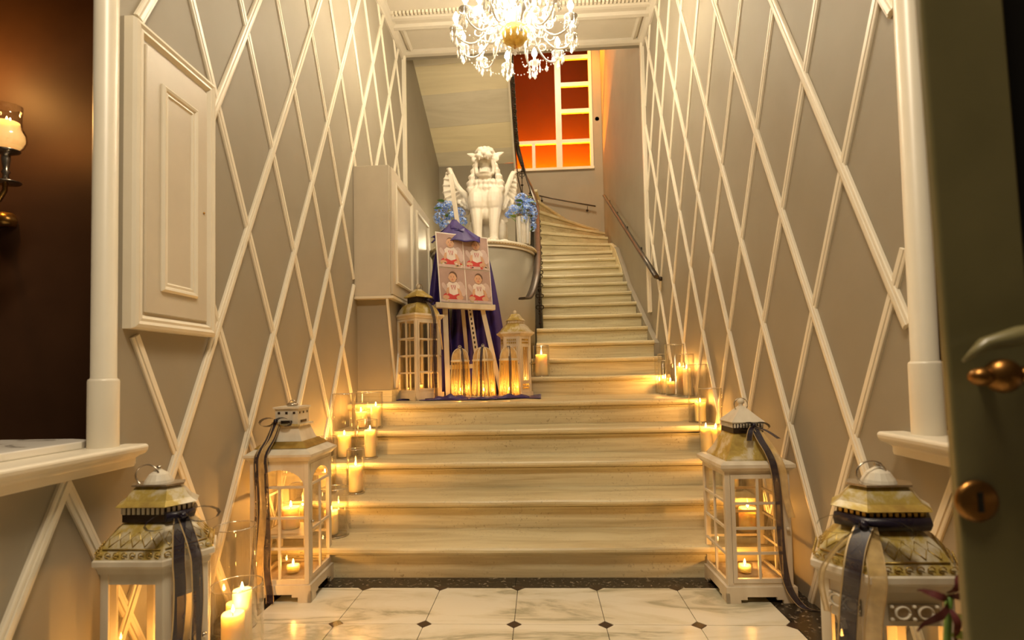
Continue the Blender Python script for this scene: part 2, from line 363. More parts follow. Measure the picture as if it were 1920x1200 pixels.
# header over the opening and the stairwell shell
st=MB()
st.box(WL-.3,YE,ZC+.0,WR+.3,YE+.12,8.2)
struct(st.build('wall_header','wall'))
XLW=-1.55; XRW=1.25; YB=9.95
struct(MB().box(XLW-.15,YE,-.05,XLW,YB+.15,8.2).build('wall_stairwell_left','wall'))
struct(MB().box(XRW,YE+.0,-.05,XRW+.15,YB+.15,8.2).build('wall_stairwell_right','wall'))
WX0,WX1,WZ0,WZ1=-.62,1.06,4.92,7.55
b=MB(); b.box(XLW,YB,-.05,WX0,YB+.15,8.2); b.box(WX1,YB,-.05,XRW,YB+.15,8.2); b.box(WX0,YB,-.05,WX1,YB+.15,WZ0); b.box(WX0,YB,WZ1,WX1,YB+.15,8.2)
struct(b.build('wall_back','wall'))
struct(MB().box(XLW-.15,YE,8.2,XRW+.15,YB+.15,8.3).build('ceiling_stairwell','ceil'))
struct(MB().box(XLW,8.42,.8,-.345,8.52,4.45).build('wall_under_stairs','wall'))
# window
wn=struct(MB().box(WX0-.05,YB-.03,WZ0-.035,WX1+.03,YB+.02,WZ0+.012).box(WX1-.035,YB-.025,WZ0,WX1+.02,YB+.06,WZ1).box(WX0-.03,YB-.02,WZ0,WX0+.04,YB+.06,WZ1).box(WX0,YB-.02,WZ1-.04,WX1,YB+.06,WZ1+.03).build('window_1','trim'))
for z in (5.44,): MB().box(WX0+.04,YB-.012,z-.045,WX1-.035,YB+.045,z+.02).build('transom','trim',wn)
MB().box(.395,YB-.015,WZ0,.505,YB+.045,WZ1).build('mullion','trim',wn)
MB().box(-.06,YB-.01,WZ0,.0,YB+.04,5.40).build('glazing_bar','trim',wn)
for z in (6.01,6.52,7.04): MB().box(.505,YB-.01,z-.045,WX1-.035,YB+.04,z+.03).build('glazing_bar','trim',wn)
for x0,x1,z0,z1 in [(WX0+.04,.395,5.46,WZ1-.04)]+[(.505,WX1-.035,a,b_) for a,b_ in ((5.46,5.965),(6.04,6.475),(6.55,6.995),(7.07,7.5))]+[(WX0+.04,-.06,WZ0,5.395),(.0,.395,WZ0,5.395),(.505,WX1-.035,WZ0,5.395)]:
    MB().box(x0,YB+.015,z0,x1,YB+.02,z1).build('pane','amberpane',wn)
nb=MB(); nb.box(-1.2,10.5,4.6,1.7,10.6,8.2); nb.box(-1.3,YB+.15,4.6,-1.2,11.05,8.2); nb.box(1.6,YB+.15,4.6,1.7,11.05,8.2); nb.box(-1.3,YB+.15,8.2,1.7,11.05,8.3); nb.box(-1.3,YB+.15,4.5,1.7,11.05,4.7)
M['amberwall']=mat('amber_lit_room_wall',(.115,.040,.010),None,3,.9)
struct(nb.build('wall_behind_window','amberwall'))
# ================================================================ STAIRS
stp=thing('staircase','broad worn cream marble staircase rising through the corridor and winding left','stairs')
def stepmesh(x0,x1,y,z0,z1,depth,seed,curve=0.):
    # riser at y, nosing projects .035; profile (y,z) lofted in x with slight wear
    r=random.Random(seed); nx=14 if x1-x0>2 else 8; rings=[]
    for i in range(nx+1):
        x=x0+(x1-x0)*i/nx; wv=r.uniform(-.0025,.0025)-.004*sin(PI*i/nx)
        c=curve*sin(PI*i/nx)
        z=z1; n=y-.040-c+r.uniform(-.002,.002)
        pr=[(y+depth,z0),(y,z0),(y,z1-.066),(y-.006,z1-.064),(y-.009,z1-.054),(y-.001,z1-.050),(y-.001,z1-.043),(n+.008,z-.041),(n,z-.028),(n,z-.012+wv),(n+.006,z-.003+wv),(n+.02,z+wv),(y+depth*.5,z+wv*1.2),(y+depth,z)]
        rings.append([(x,a,b_) for a,b_ in pr])
    mb=MB(); mb.loft(rings); return mb
for k in range(1,5):
    stepmesh(WL,WR,D0+(k-1)*T_,(k-1)*R_-.0,k*R_,T_+.03,k,.012).build('step','step',stp)
# landing slab (fifth) with paving joints
stepmesh(WL,WR,D0+4*T_,4*R_,5*R_,.30,5,.01).build('step','step',stp)
ys=D0+4*T_+.30
for x0,x1 in ((WL,-.62),(-.618,.30),(.302,WR)):
    MB().box(x0,ys,5*R_-.05,x1,5.12,5*R_).build('landing_slab','step',stp)
MB().box(WL,5.12,5*R_-.05,.0,8.42,5*R_-.001).build('landing_slab','step',stp)
MB().box(WL,ys-.02,.0,WR,8.4,5*R_-.05).build('stair_core','wall',stp)
def y2(k): return 5.065+.32*(k-6)
XS=1.195
for k in range(6,17):
    xl={6:-.20,7:-.085,8:-.035,9:-.03}.get(k,.045)
    stepmesh(xl,XS,y2(k),(k-1)*R_-.02,k*R_,.36,10+k,0).build('step','step',stp)
    MB().box(xl+.04,y2(k)+.05,.85,XS,y2(k)+.37,(k-1)*R_).build('stair_core','step',stp)
# winders
cx,cy=-.02,y2(17)+.0
def clip_ray(a):
    dx,dy=cos(a),sin(a); t=1e9
    if dx>1e-6: t=min(t,(XS-cx)/dx)
    if dy>1e-6: t=min(t,(YB-cy)/dy)
    if dx<-1e-6: t=min(t,(XLW-cx)/dx)
    return (cx+dx*t,cy+dy*t)
angs=[math.radians(a) for a in (0,11,23,36,50,66,84,104)]
cor=math.atan2(YB-cy,XS-cx)
for q in range(7):
    a,b_=angs[q],angs[q+1]; k=17+q
    poly=[(cx+.06*cos(a),cy+.06*sin(a)),clip_ray(a)]
    if a<cor<b_: poly.append((XS,YB))
    poly+= [clip_ray(b_),(cx+.06*cos(b_),cy+.06*sin(b_))]
    mb=MB().prism(poly,(k-1)*R_-.15,k*R_-.045)
    nx_,ny_=sin(a)*.03,-cos(a)*.03
    poly2=[(poly[0][0]+nx_,poly[0][1]+ny_),(poly[1][0]+(nx_ if poly[1][0]<XS-.01 else 0),poly[1][1]+ny_)]+poly[2:]
    mb.prism(poly2,k*R_-.04,k*R_); bevel(mb.build('step','step',stp),.006,2)
# stone skirting on right wall and back wall
sk=MB()
ts=[(y2(k)-.02,k*R_+(-.03 if k<14 else .05*(k-13))) for k in range(8,17)]+[(y2(17),3.10),(9.0,3.24),(9.5,3.36),(YB-.02,3.50)]
mbs=MB()
for a,b_ in zip(*(lambda q:(q,q[1:]))([(y2(14),14*R_+.02),(y2(15),15*R_+.08),(y2(16),16*R_+.14),(y2(17),3.11),(9.0,3.25),(9.5,3.37),(YB-.02,3.51)])):
    mbs.add([(XS-.006,a[0],a[1]-.5),(XS-.006,b_[0],b_[1]-.5),(XS-.006,b_[0],b_[1]),(XS-.006,a[0],a[1]),(XRW,a[0],a[1]),(XRW,b_[0],b_[1])],[(0,3,2,1),(3,4,5,2)])
struct(mbs.build('baseboard_stone','step'))
for a,b_ in zip(ts,ts[1:]):
    sk.add([(XS,a[0],a[1]-.9),(XS,b_[0],b_[1]-.9),(XS,b_[0],b_[1]),(XS,a[0],a[1]),(XRW,a[0],a[1]-.9),(XRW,b_[0],b_[1]-.9),(XRW,b_[0],b_[1]),(XRW,a[0],a[1])],[(0,3,2,1),(4,5,6,7),(3,7,6,2),(0,4,7,3),(1,2,6,5)])
struct(sk.build('baseboard_right','wall'))
sk=MB(); pb=[(XS,3.50),(.6,3.68),(.05,3.86),(-.03,3.92)]
for a,b_ in zip(pb,pb[1:]):
    sk.add([(a[0],YB-.04,a[1]-.6),(b_[0],YB-.04,b_[1]-.6),(b_[0],YB-.04,b_[1]),(a[0],YB-.04,a[1]),(a[0],YB,a[1]),(b_[0],YB,b_[1])],[(0,3,2,1),(3,4,5,2)])
struct(sk.build('baseboard_back','step'))
# upper return flight: soffit slabs above the left side
up=thing('upper_flight','marble underside of the upper stair flight sloping over the statue','stairs')
yy=8.45; zz=4.43; rr2=random.Random(3)
SL=.425; x0s,x1s=XLW,-.345
widths=[.30,.44,.52,.40,.55,.42,.5]
for i,wd in enumerate(widths):
    y1_=yy-wd; z1_=zz+wd*SL; ofs=rr2.uniform(0,.012)
    if y1_<YE+.13: y1_=YE+.13; z1_=zz+(yy-y1_)*SL
    if yy-y1_<.05: break
    skew=.05
    MB().add([(x0s,yy,zz-ofs),(x1s,yy-skew,zz-ofs+skew*SL),(x1s,y1_+.006-skew*(y1_>YE+.3),z1_-ofs+skew*SL*(y1_>YE+.3)),(x0s,y1_+.006,z1_-ofs),(x0s,yy,zz+.1),(x1s,yy,zz+.1),(x1s,y1_+.006,z1_+.1),(x0s,y1_+.006,z1_+.1)],
        [(0,3,2,1),(4,5,6,7),(0,1,5,4),(1,2,6,5),(2,3,7,6),(3,0,4,7)]).build('soffit_slab',('soffit','soffit2')[i%2],up)
    yy,zz=y1_,z1_
MB().add([(x1s,8.45,4.36),(x1s+.03,8.45,4.36),(x1s+.03,6.2,4.36+2.25*SL),(x1s,6.2,4.36+2.25*SL),(x1s,8.45,4.62),(x1s+.03,8.45,4.62),(x1s+.03,6.2,4.62+2.25*SL),(x1s,6.2,4.62+2.25*SL)],[(0,3,2,1),(4,5,6,7),(0,1,5,4),(1,2,6,5),(2,3,7,6),(3,0,4,7)]).build('stringer','trim',up)
# ================================================================ WALL FITTINGS
def rectframe(mb,f,u0,u1,z0,z1,w,prof):
    # moulded frame on a plane; f(u,z,t) -> point ; prof list of (inset,height)
    rings=[]
    for ins,h in prof:
        rings.append([f(u0+ins,z0+ins,h),f(u1-ins,z0+ins,h),f(u1-ins,z1-ins,h),f(u0+ins,z1-ins,h)])
    mb.loft(rings,0,False,True,False); return mb
t=thing('wall_panel','cream painted access panel with raised moulding on the left diamond wall','panel',(WL,2.12,1.30))
fx=lambda u,z,h:(h,u,z)
MB().box(0,-.245,0,.030,.245,1.165).build('back_plate','cab',t)
rectframe(MB(),fx,-.248,.248,-.003,1.168,.05,[(0,0),(0,.034),(.006,.046),(.018,.050),(.030,.044),(.040,.046),(.052,.034),(.056,.028)]).build('outer_frame','trim',t)
dr=MB().box(.028,-.185,.062,.040,.19,1.10).build('door','cab',t); bevel(dr,.003)
rectframe(MB(),fx,-.105,.115,.155,.985,.05,[(0,.038),(0,.046),(.008,.053),(.018,.050),(.022,.044),(.032,.046),(.038,.040),(.040,.0402)]).build('panel_moulding','trim',dr)
MB().ball((.042,.165,.545),.005,8,0,4).build('latch','brass',dr)
# wall cupboard
CX1=-1.197
t=thing('wall_cupboard','cream two-door cupboard hung high on the left wall above the landing','cabinet',(WL,4.33,1.765))
D=CX1-WL; L_=1.56; H=1.09
bd=MB().box(.001,0,0,D-.02,L_,H).build('body','cab',t); bevel(bd,.002)
MB().box(.001,-.006,-.022,D+.006,L_+.006,-.001).build('bottom_moulding','trim',t)
for y0,y1 in ((.012,.772),(.788,1.548)):
    dd=MB().box(D-.019,y0,.012,D,y1,H-.012).build('door','cab',t); bevel(dd,.002)
    rectframe(MB(),lambda u,z,h:(D+h,u,z),y0+.09,y1-.09,.11,H-.11,.04,[(0,-.001),(0,.012),(.012,.018),(.025,.012),(.032,.002),(.034,-.001)]).build('door_moulding','trim',dd)
# pier below the cupboard
pr=struct(MB().box(WL,4.40,.8885,-1.245,5.86,1.742).build('wall_pier','wall'))
MB().box(WL,4.385,.8885,-1.23,5.86,.985).build('stone_plinth','step',pr)
for a,c in ((-3.2,15.55),(3.2,-13.6)):
    rings=[]
    for z in (1.0,1.735):
        y=(z-c)/a; rings.append([(-1.245,y-.022,z),(-1.233,y-.018,z),(-1.233,y+.018,z),(-1.245,y+.022,z)])
    if 4.4<rings[0][0][1]<5.8: MB().loft(rings).build('diagonal_moulding','trim',pr)
# marble counter top inside the left opening
t=MB().prism([(-1.57,-.5),(-1.57,1.76),(-1.60,1.82),(-1.68,1.85),(-2.6,1.85),(-2.6,-.5)],.876,.902).build('marble_counter','ledge'); bevel(t,.004,2)
tag(t,'white grey-veined marble counter slab inside the left wall opening','counter')
t2=MB().box(-2.5,-.5,-.02,-1.66,1.75,.875).build('counter_base','darkwall'); t2.parent=t
# sconce
t=thing('wall_sconce','brass candle sconce with glass chimney in the dark room at left','sconce',(-2.43,2.30,2.10))
t.scale=(1.22,1.0,1.22)
MB().tube([(0,0,-.0),(0,0,-.03),(-.003,0,-.09),(-.025,0,-.125),(-.07,0,-.15),(-.15,.05,-.16),(-.28,.15,-.12),(-.34,.40,-.10)],.009,8).build('arm','brass',t)
MB().lathe([(0,-.045),(.012,-.045),(.010,-.03),(.016,-.02),(.010,-.01),(.013,.01),(.016,.03),(.014,.045),(.03,.052),(.045,.058),(.048,.062),(.03,.064),(0,.064)],n=16).build('candle_socket','silver',t)
MB().lathe([(0,-.062),(.05,-.062),(.052,-.058),(.012,-.055),(0,-.055)],n=16).build('drip_plate','silver',t)
MB().lathe([(0,-.03),(.05,-.03),(.055,0),(.04,.03),(0,.03)],(-.34,.39,-.10),12).build('wall_plate','brass',t)
MB().lathe([(.02,.066),(.055,.075),(.068,.10),(.066,.125),(.052,.15),(.050,.19),(.052,.232),(.050,.232),(.048,.19),(.050,.15),(.063,.125),(.065,.10),(.052,.078)],n=24).build('glass_chimney','glass',t)
cnd=MB().lathe([(0,.07),(.045,.075),(.060,.10),(.058,.125),(.044,.15),(.043,.17),(.03,.165),(0,.163)],n=20).build('candle','sconce_glow',t)
MB().lathe([(0,.165),(.005,.17),(.0055,.178),(.002,.19),(0,.195)],n=8).build('flame','flame',cnd)
# ================================================================ CANDLES
def flame_mb(z,s=1): return MB().lathe([(.0006*s,z),(.0046*s,z+.006*s),(.0050*s,z+.011*s),(.0030*s,z+.019*s),(.0004*s,z+.028*s)],n=7)
def candle(x,y,z,r,h,label,group,lit=True,name='pillar_candle'):
    t=thing(name,label,'candle',(x,y,z),rnd.uniform(0,6),group)
    rg=[(r*.97,0),(r,.004),(r,h*.4),(r*.985,h*.8),(r*.99,h-.006),(r*.95,h),(r*.86,h-.001),(r*.72,h-.009),(r*.3,h-.012),(.0008,h-.012)]
    mb=MB(); mb.lathe([(.0008,0)]+rg,n=20)
    mb.build('wax','wax',t)
    MB().tube([(0,0,h-.013),(.001,0,h-.002),(.0025,0,h+.004)],.0013,5).build('wick','wick',t)
    if lit:
        fz=h+.001
        flame_mb(fz,min(1.25,.8+r*7)).build('flame','flame',t)
    return t
def glass(x,y,z,r,h,label,group,name='glass_cylinder'):
    q=.0035
    pr=[(.0008,0),(r-.004,0),(r,.004),(r,h-.002),(r-.001,h),(r-q+.001,h),(r-q,h-.002),(r-q,.014),(r-q-.004,.010),(.0008,.009)]
    o=MB().lathe(pr,n=32).build(name,'glass'); o.location=(x,y,z)
    MB().torus((0,0,h),r-.0018,.0024,'z',32,6).build('rim','rim',o); MB().torus((0,0,.004),r-.002,.0030,'z',32,5).build('foot','rim',o)
    tag(o,label,'glass vase',group); return o
GZ=.010
def gset(x,y,z,r,h,label,group,cs):
    glass(x,y,z,r,h,label,group)
    for (dx,dy,cr,ch,cl) in cs: candle(x+dx,y+dy,z+GZ,cr,ch,cl,'pillar candles in glass cylinders')
G='clear glass candle cylinders on the steps'
def S(k): return k*R_
gset(-1.222,2.10,0,.098,.29,'clear glass cylinder holding two candles on the floor by the front left lantern',G,
  [(.012,-.048,.042,.19,'shorter ivory candle standing in front inside the floor glass cylinder'),(-.004,.044,.036,.242,'taller ivory candle standing behind in the floor glass cylinder')])
glass(-1.385,2.36,0,.092,.445,'tall clear glass cylinder on the floor, behind the two-candle glass',G)
candle(-1.385,2.36,GZ,.035,.10,'low candle inside the tall floor glass between the left lanterns','pillar candles in glass cylinders')
gset(-1.225,3.125,S(1),.080,.275,'wide glass cylinder on the first step, left end',G,[(-.022,.0,.040,.135,'ivory candle in the glass on the first step, left')])
gset(-1.205,3.43,S(2),.057,.28,'narrow glass cylinder on the second step, left end',G,[(.0,0,.043,.165,'ivory candle filling the narrow glass on the second step, left')])
gset(-1.225,3.73,S(3),.072,.265,'glass cylinder with a tall slim candle on the third step, left',G,[(.02,0,.040,.185,'tall slim candle in the glass on the third step, left')])
gset(-1.395,3.745,S(3),.080,.45,'glass cylinder against the left wall on the third step',G,[(0,0,.047,.15,'rounded candle in the glass against the left wall on the third step')])
gset(-1.41,3.44,S(2),.07,.36,'glass cylinder against the left wall on the second step',G,[(0,0,.043,.12,'candle in the glass against the left wall on the second step')])
glass(-1.325,4.045,S(4),.115,.27,'broad glass cylinder holding two candles on the fourth step, left',G)
candle(-1.376,4.045,S(4)+GZ,.048,.115,'squat wide candle in the broad glass on the fourth step, left','pillar candles in glass cylinders')
candle(-1.262,4.05,S(4)+GZ,.038,.155,'taller candle at right in the broad glass on the fourth step','pillar candles in glass cylinders')
gset(-1.42,3.13,S(1),.075,.30,'glass cylinder behind the left house lantern on the first step',G,[(0,0,.05,.16,'thick candle behind the left house lantern on the first step')])
# right side
gset(1.165,4.065,S(4),.073,.43,'tall glass cylinder on the fourth step, right end',G,[(.012,0,.040,.14,'ivory candle in the tall glass on the fourth step, right')])
gset(1.15,3.74,S(3),.078,.44,'tall glass cylinder holding two candles on the third step, right',G,[(-.034,-.0,.038,.165,'left one of two candles in the glass on the third step, right'),(.036,.012,.033,.160,'right one of two candles in the glass on the third step, right')])
gset(1.165,3.43,S(2),.072,.40,'tall glass cylinder on the second step beside the right lantern',G,[(0,0,.045,.15,'candle on the second step seen through the right glazed lantern')])
gset(1.15,3.13,S(1),.075,.34,'tall glass cylinder on the first step behind the right lantern',G,[(0,0,.050,.13,'thick candle on the first step behind the right lantern')])
gset(1.165,4.40,S(5),.072,.34,'tall glass cylinder with a tall candle at the landing edge, right',G,[(.012,-.0,.030,.215,'tall slim candle nearest the right wall on the landing')])
glass(1.135,4.60,S(5),.080,.43,'large glass cylinder with tall and low candles on the landing, right',G)
candle(1.165,4.57,S(5)+GZ,.033,.235,'tall slim candle in the large landing glass, right','pillar candles in glass cylinders')
candle(1.092,4.60,S(5)+GZ,.033,.11,'low candle beside the tall one in the large landing glass','pillar candles in glass cylinders')
for i,(x,y,rr,hh,cr,ch,wd) in enumerate([(1.095,4.79,.046,.30,.030,.135,'nearest'),(1.100,4.90,.043,.36,.027,.13,'middle'),(1.09,5.00,.043,.33,.026,.11,'farthest')]):
    gset(x,y,S(5),rr,hh,f'slim glass cylinder in the right landing row, {wd} of three',G,[(0,0,cr,ch,f'small candle in the right landing row, {wd} of three')])
gset(.012,5.22,S(6),.080,.30,'glass cylinder on the sixth step beside the white lantern',G,[(0,0,.058,.205,'thick pale candle beside the small white lantern on the stairs')])
def tealight(x,y,z,label,r=.028,h=.03):  # small candle
    t=thing('tealight',label,'candle',(x,y,z),0,'candles burning inside the lanterns')
    MB().lathe([(.0008,0),(r,0),(r+.003,h+.006),(r+.001,h+.006),(r-.001,h-.004)],n=18).build('cup','glass',t)
    MB().lathe([(.0008,.002),(r-.003,.002),(r-.002,h-.003),(r-.006,h-.004),(.0008,h-.007)],n=16).build('wax','wax',t)
    MB().tube([(0,0,h-.008),(.001,0,h+.004)],.0012,5).build('wick','wick',t)
    flame_mb(h+.0,.95).build('flame','flame',t); return t
# ================================================================ LANTERNS
def scl(plan,s): return [(x*s,y*s) for x,y in plan]
def off(plan,d):
    n=len(plan); out=[]
    for i in range(n):
        p0,p1,p2=[Vector(plan[k%n]) for k in (i-1,i,i+1)]
        a=(p1-p0).normalized(); b=(p2-p1).normalized(); na=Vector((a.y,-a.x)); nb_=Vector((b.y,-b.x)); bis=(na+nb_); bis/=bis.length_squared/2 if bis.length_squared>0 else 1
        out.append((p1.x+bis.x*d*1.0,p1.y+bis.y*d*1.0))
    return out
def ring(plan,z): return [(x,y,z) for x,y in plan]
def lantern(name,label,loc,rz,plan,zb,zt,faces,pw,roof,mats=('white','roof'),group=None,mt=.012,feet=True,base_off=.012,taper=None):
    t=thing(name,label,'lantern',loc,rz,group); n=len(plan)
    # base
    bp_=off(plan,base_off); b=MB(); b.prism(bp_,zb-.028,zb)
    for i in range(n):
        A,B=bp_[i],bp_[(i+1)%n]; l=(Vector(B)-Vector(A)).length
        if feet and l>.12:
            b.obox(A,B,0,l,zb-.045,zb-.028,0,.014); fwid=l*.2
            for u0,u1 in ((0,fwid),(l-fwid,l)): b.obox(A,B,u0,u1,.0,zb-.045,0,.016)
            for u0,u1,sg in ((fwid,fwid+.03,1),(l-fwid-.03,l-fwid,-1)): b.obox(A,B,u0,u1,zb-.058,zb-.045,0,.013)
        else: b.obox(A,B,0,l,0,zb-.028,0,.014)
    b=b.build('base','white',t)
    def fp(i,dz=0): return plan[i],plan[(i+1)%n]
    for i in range(n):
        p0,p1,p2=[Vector(plan[k%n]) for k in (i-1,i,i+1)]
        a=(p0-p1).normalized(); c=(p2-p1).normalized(); q=[p1,p1+c*pw,p1+c*pw+a*pw,p1+a*pw]
        bevel(MB().prism([tuple(v) for v in q],zb,zt).build('post','white',t),.0015)
    for i in range(n):
        A,B=fp(i); l=(Vector(B)-Vector(A)).length; sty=faces[i%len(faces)]
        if sty is None: continue
        u0,u1=pw,l-pw; rh=sty.get('rail',.03); z0,z1=zb+rh,zt-sty.get('top',rh)
        MB().obox(A,B,u0,u1,zb,z0,.002,.014).build('face_rail','white',t); MB().obox(A,B,u0,u1,z1,zt,.002,.014).build('face_rail','white',t)
        host=t
        if sty.get('door'):
            dw=sty['door']; du1=u1; fr=MB()
            fr.obox(A,B,u0+.001,u0+dw,z0,z1,-.002,.012); fr.obox(A,B,u1-dw,u1-.001,z0,z1,-.002,.012); fr.obox(A,B,u0+dw,u1-dw,z0,z0+dw,-.002,.012); fr.obox(A,B,u0+dw,u1-dw,z1-dw,z1,-.002,.012)
            host=fr.build('door','white',t); u0+=dw; u1-=dw; z0+=dw; z1-=dw
            d=(Vector(B)-Vector(A)).normalized(); nn=Vector((d.y,-d.x)); ku=(l-pw*.8) if sty.get('knob','r')=='r' else pw*.8
            kp=Vector(A)+d*ku+nn*.012
            MB().ball((kp.x,kp.y,(z0+z1)/2),.009,10,0,6).build('knob','silver' if name!='glazed_lantern' else 'white',host)
        cols,rows=sty.get('grid',(1,1)); za=z1
        if sty.get('arch'):
            ah=sty['arch']; za=z1-ah; mb=MB(); N=10; w_=(u1-u0); cu=(u0+u1)/2
            for k in range(N):
                a0=PI*k/N; a1=PI*(k+1)/N
                ua,ub=cu-w_/2*cos(a0),cu-w_/2*cos(a1); ha,hb=za+ah*.86*sin(a0),za+ah*.86*sin(a1)
                d=(Vector(B)-Vector(A)).normalized(); nn=Vector((-d.y,d.x)); P=lambda u,tt,z:(A[0]+d.x*u+nn.x*tt,A[1]+d.y*u+nn.y*tt,z)
                mb.add([P(ua,.0,ha),P(ub,.0,hb),P(ub,.012,hb),P(ua,.012,ha),P(ua,.0,z1),P(ub,.0,z1),P(ub,.012,z1),P(ua,.012,z1)],[(0,3,2,1),(4,5,6,7),(0,1,5,4),(1,2,6,5),(2,3,7,6),(3,0,4,7)])
            mb.build('arch_head','white',host); MB().obox(A,B,u0,u1,za-mt/2,za+mt/2,.0,.011).build('muntin','white',host)
        for c in range(1,cols):
            u=u0+(u1-u0)*c/cols; MB().obox(A,B,u-mt/2,u+mt/2,z0,za if sty.get('arch') else z1,.0,.010).build('muntin','white',host)
        zz_=za if sty.get('arch') else z1
        for r in range(1,rows):
            z=z0+(zz_-z0)*r/rows; MB().obox(A,B,u0,u1,z-mt/2,z+mt/2,.0005,.0095).build('muntin','white',host)
        MB().obox(A,B,u0,u1,z0,z1,.006,.0075).build('glass_pane',sty.get('glass','pane'),host)
    for tier in roof:
        nm,rings,mm=tier[:3]; mb=MB()
        if nm=='ball': mb.ball(rings[0],rings[1],14,0,8)
        elif nm=='ring': mb.torus(*rings,ax='y',n=22,k=6)
        elif nm=='teeth':
            pl,z0,z1=rings
            for i in range(n):
                A,B=pl[i],pl[(i+1)%n]; l=(Vector(B)-Vector(A)).length; k=max(3,int(l/.014))
                for j in range(k): mb.obox(A,B,l*(j+.22)/k,l*(j+.78)/k,z0,z1,-.0035,.001)
        elif nm=='diamonds':
            (pa,za_),(pb_,zb_)=rings
            for i in range(n):
                a0,a1,b0,b1=[Vector((*q,z)) for q,z in ((pa[i],za_),(pa[(i+1)%n],za_),(pb_[i],zb_),(pb_[(i+1)%n],zb_))]
                l=(a1-a0).length; k=max(2,round(l/.034)); e=Vector(((a1-a0).y,-(a1-a0).x,0)).normalized()*.003
                BL=lambda u,v:((a0*(1-u)+a1*u)*(1-v)+(b0*(1-u)+b1*u)*v)+e
                for j in range(k):
                    c=(j+.5)/k; h=.45/k
                    pp=[BL(c-h,.5),BL(c,.15),BL(c+h,.5),BL(c,.85),BL(c-h,.5)]
                    mb.tube([tuple(p) for p in pp],.0018,4)
                mb.tube([tuple(BL(.03,.03)),tuple(BL(.97,.03))],.0022,4)
            nm='embossed_diamonds'
        elif nm=='scrolls':
            pl,z0=rings
            for i in range(n):
                A,B=pl[i],pl[(i+1)%n]; d=Vector(B)-Vector(A); l=d.length; d.normalize(); nn=Vector((d.y,-d.x)); k=max(2,round(l/.024))
                for j in range(k):
                    c=Vector(A)+d*l*(j+.5)/k+nn*.003; pts=[]
                    for s_ in range(9):
                        a=s_/8*PI*1.6; q=c+d*cos(a)*.008; pts.append((q.x,q.y,z0+sin(a)*.008))
                    mb.tube(pts,.0018,4)
            nm='scroll_border'
        elif nm=='rope': mb.tube(rings[0]+[rings[0][0]],rings[1],6)
        else: mb.loft(rings)
        mb.build({'ball':'finial','ring':'hanging_ring','teeth':'fretwork_band','rope':'gold_band'}.get(nm,nm),mm,t)
    return t
def ribbon(t,bow,paths,bs=.05,side=(1,0,0),m='ribbon',face=(0,-1,0)):
    # bow at point, tails along paths
    b=Vector(bow); sd=Vector(side).normalized(); fv=Vector(face).normalized()
    mb=MB()
    for s in (-1,1):
        pts=[]
        for k in range(13):
            a=2*PI*k/12; pts.append(tuple(b+sd*s*(bs*(.55-.5*cos(a)))*1.55+Vector((0,0,1))*(bs*.42*sin(a)-.10*bs*(1-cos(a)))+fv*(.006+.008*sin(a/2))))
        mb.strip(pts,.024,tuple(fv+Vector((0,0,.35))))
    mb.ball(tuple(b+fv*.01),(.011,.011,.012),8,0,5)
    o=mb.build('ribbon_bow',m,t)
    for pts,w_,mm in paths:
        r=MB(); r.strip(pts,w_,tuple(sd+fv*.15)); rb=r.build('ribbon_tail',mm,t)
        e=MB()
        for s in (-1,1):
            e.strip([tuple(Vector(p)+sd*s*w_*.5+fv*.0006) for p in pts],.0035,tuple(sd))
        e.build('ribbon_edge','ribedge',rb)
def smooth(pts,n=5):
    P=[Vector(p) for p in pts]; out=[]
    for i in range(len(P)-1):
        a=P[max(i-1,0)];b=P[i];c=P[i+1];d=P[min(i+2,len(P)-1)]
        for k in range(n):
            t=k/n; out.append(tuple(.5*((2*b)+(c-a)*t+(2*a-5*b+4*c-d)*t*t+(3*b-a-3*c+d)*t*t*t)))
    out.append(tuple(P[-1])); return out
def rectplan(w,d): return [(-w/2,-d/2),(w/2,-d/2),(w/2,d/2),(-w/2,d/2)]
# --- right glazed lantern (two by four panes)
pl=rectplan(.305,.325); e=off(pl,.022)
rf=[('eave',[ring(off(pl,.006),.615),ring(off(pl,.010),.622),ring(e,.632),ring(e,.648),ring(off(pl,.004),.660)],'white'),
 ('roof',[ring(off(pl,-.018),.660),ring(off(pl,-.020),.668),ring(off(pl,-.045),.705),ring(off(pl,-.062),.745),ring(off(pl,-.086),.785)],'roof'),
 ('collar',[ring(off(pl,-.080),.785),ring(off(pl,-.080),.833)],'iron'),('teeth',(off(pl,-.080),.812,.832),'white'),
 ('upper_roof',[ring(off(pl,-.074),.834),ring(off(pl,-.072),.840),ring(off(pl,-.100),.868),ring(off(pl,-.145),.915)],'white'),
 ('finial_neck',[[(.012*cos(a*PI/4),.012*sin(a*PI/4),z) for a in range(8)] for z in (.905,.925)],'white'),
 ('ball',((0,0,.937),(.018,.018,.017)),'white'),('ring',((0,0,.920),.034,.0028),'silver')]
Z4=dict(grid=(2,4),rail=.022); 
t=lantern('glazed_lantern','tall white many-paned lantern at the foot of the stairs, right',(1.012,2.795,0),math.radians(1.2),pl,.075,.615,[dict(grid=(2,4),rail=.016,door=.020,knob='r'),Z4,Z4,Z4],.026,rf)
ribbon(t,(.02,-.092,.825),[(smooth([(.02,-.10,.82),(.035,-.135,.76),(.055,-.172,.70),(.07,-.19,.63),(.085,-.185,.50),(.088,-.185,.35),(.095,-.19,.20),(.115,-.195,.08),(.16,-.22,.006),(.20,-.26,.004)]),.034,'ribbon'),
   (smooth([(.025,-.10,.82),(.055,-.13,.765),(.09,-.172,.69),(.11,-.19,.62),(.12,-.188,.50),(.145,-.187,.40)]),.030,'ribgold'),(smooth([(.02,-.1,.82),(.07,-.125,.80),(.115,-.15,.765)]),.022,'ribbon'),(smooth([(.015,-.1,.82),(-.005,-.12,.80),(-.02,-.135,.755)]),.026,'ribbon')],.045)
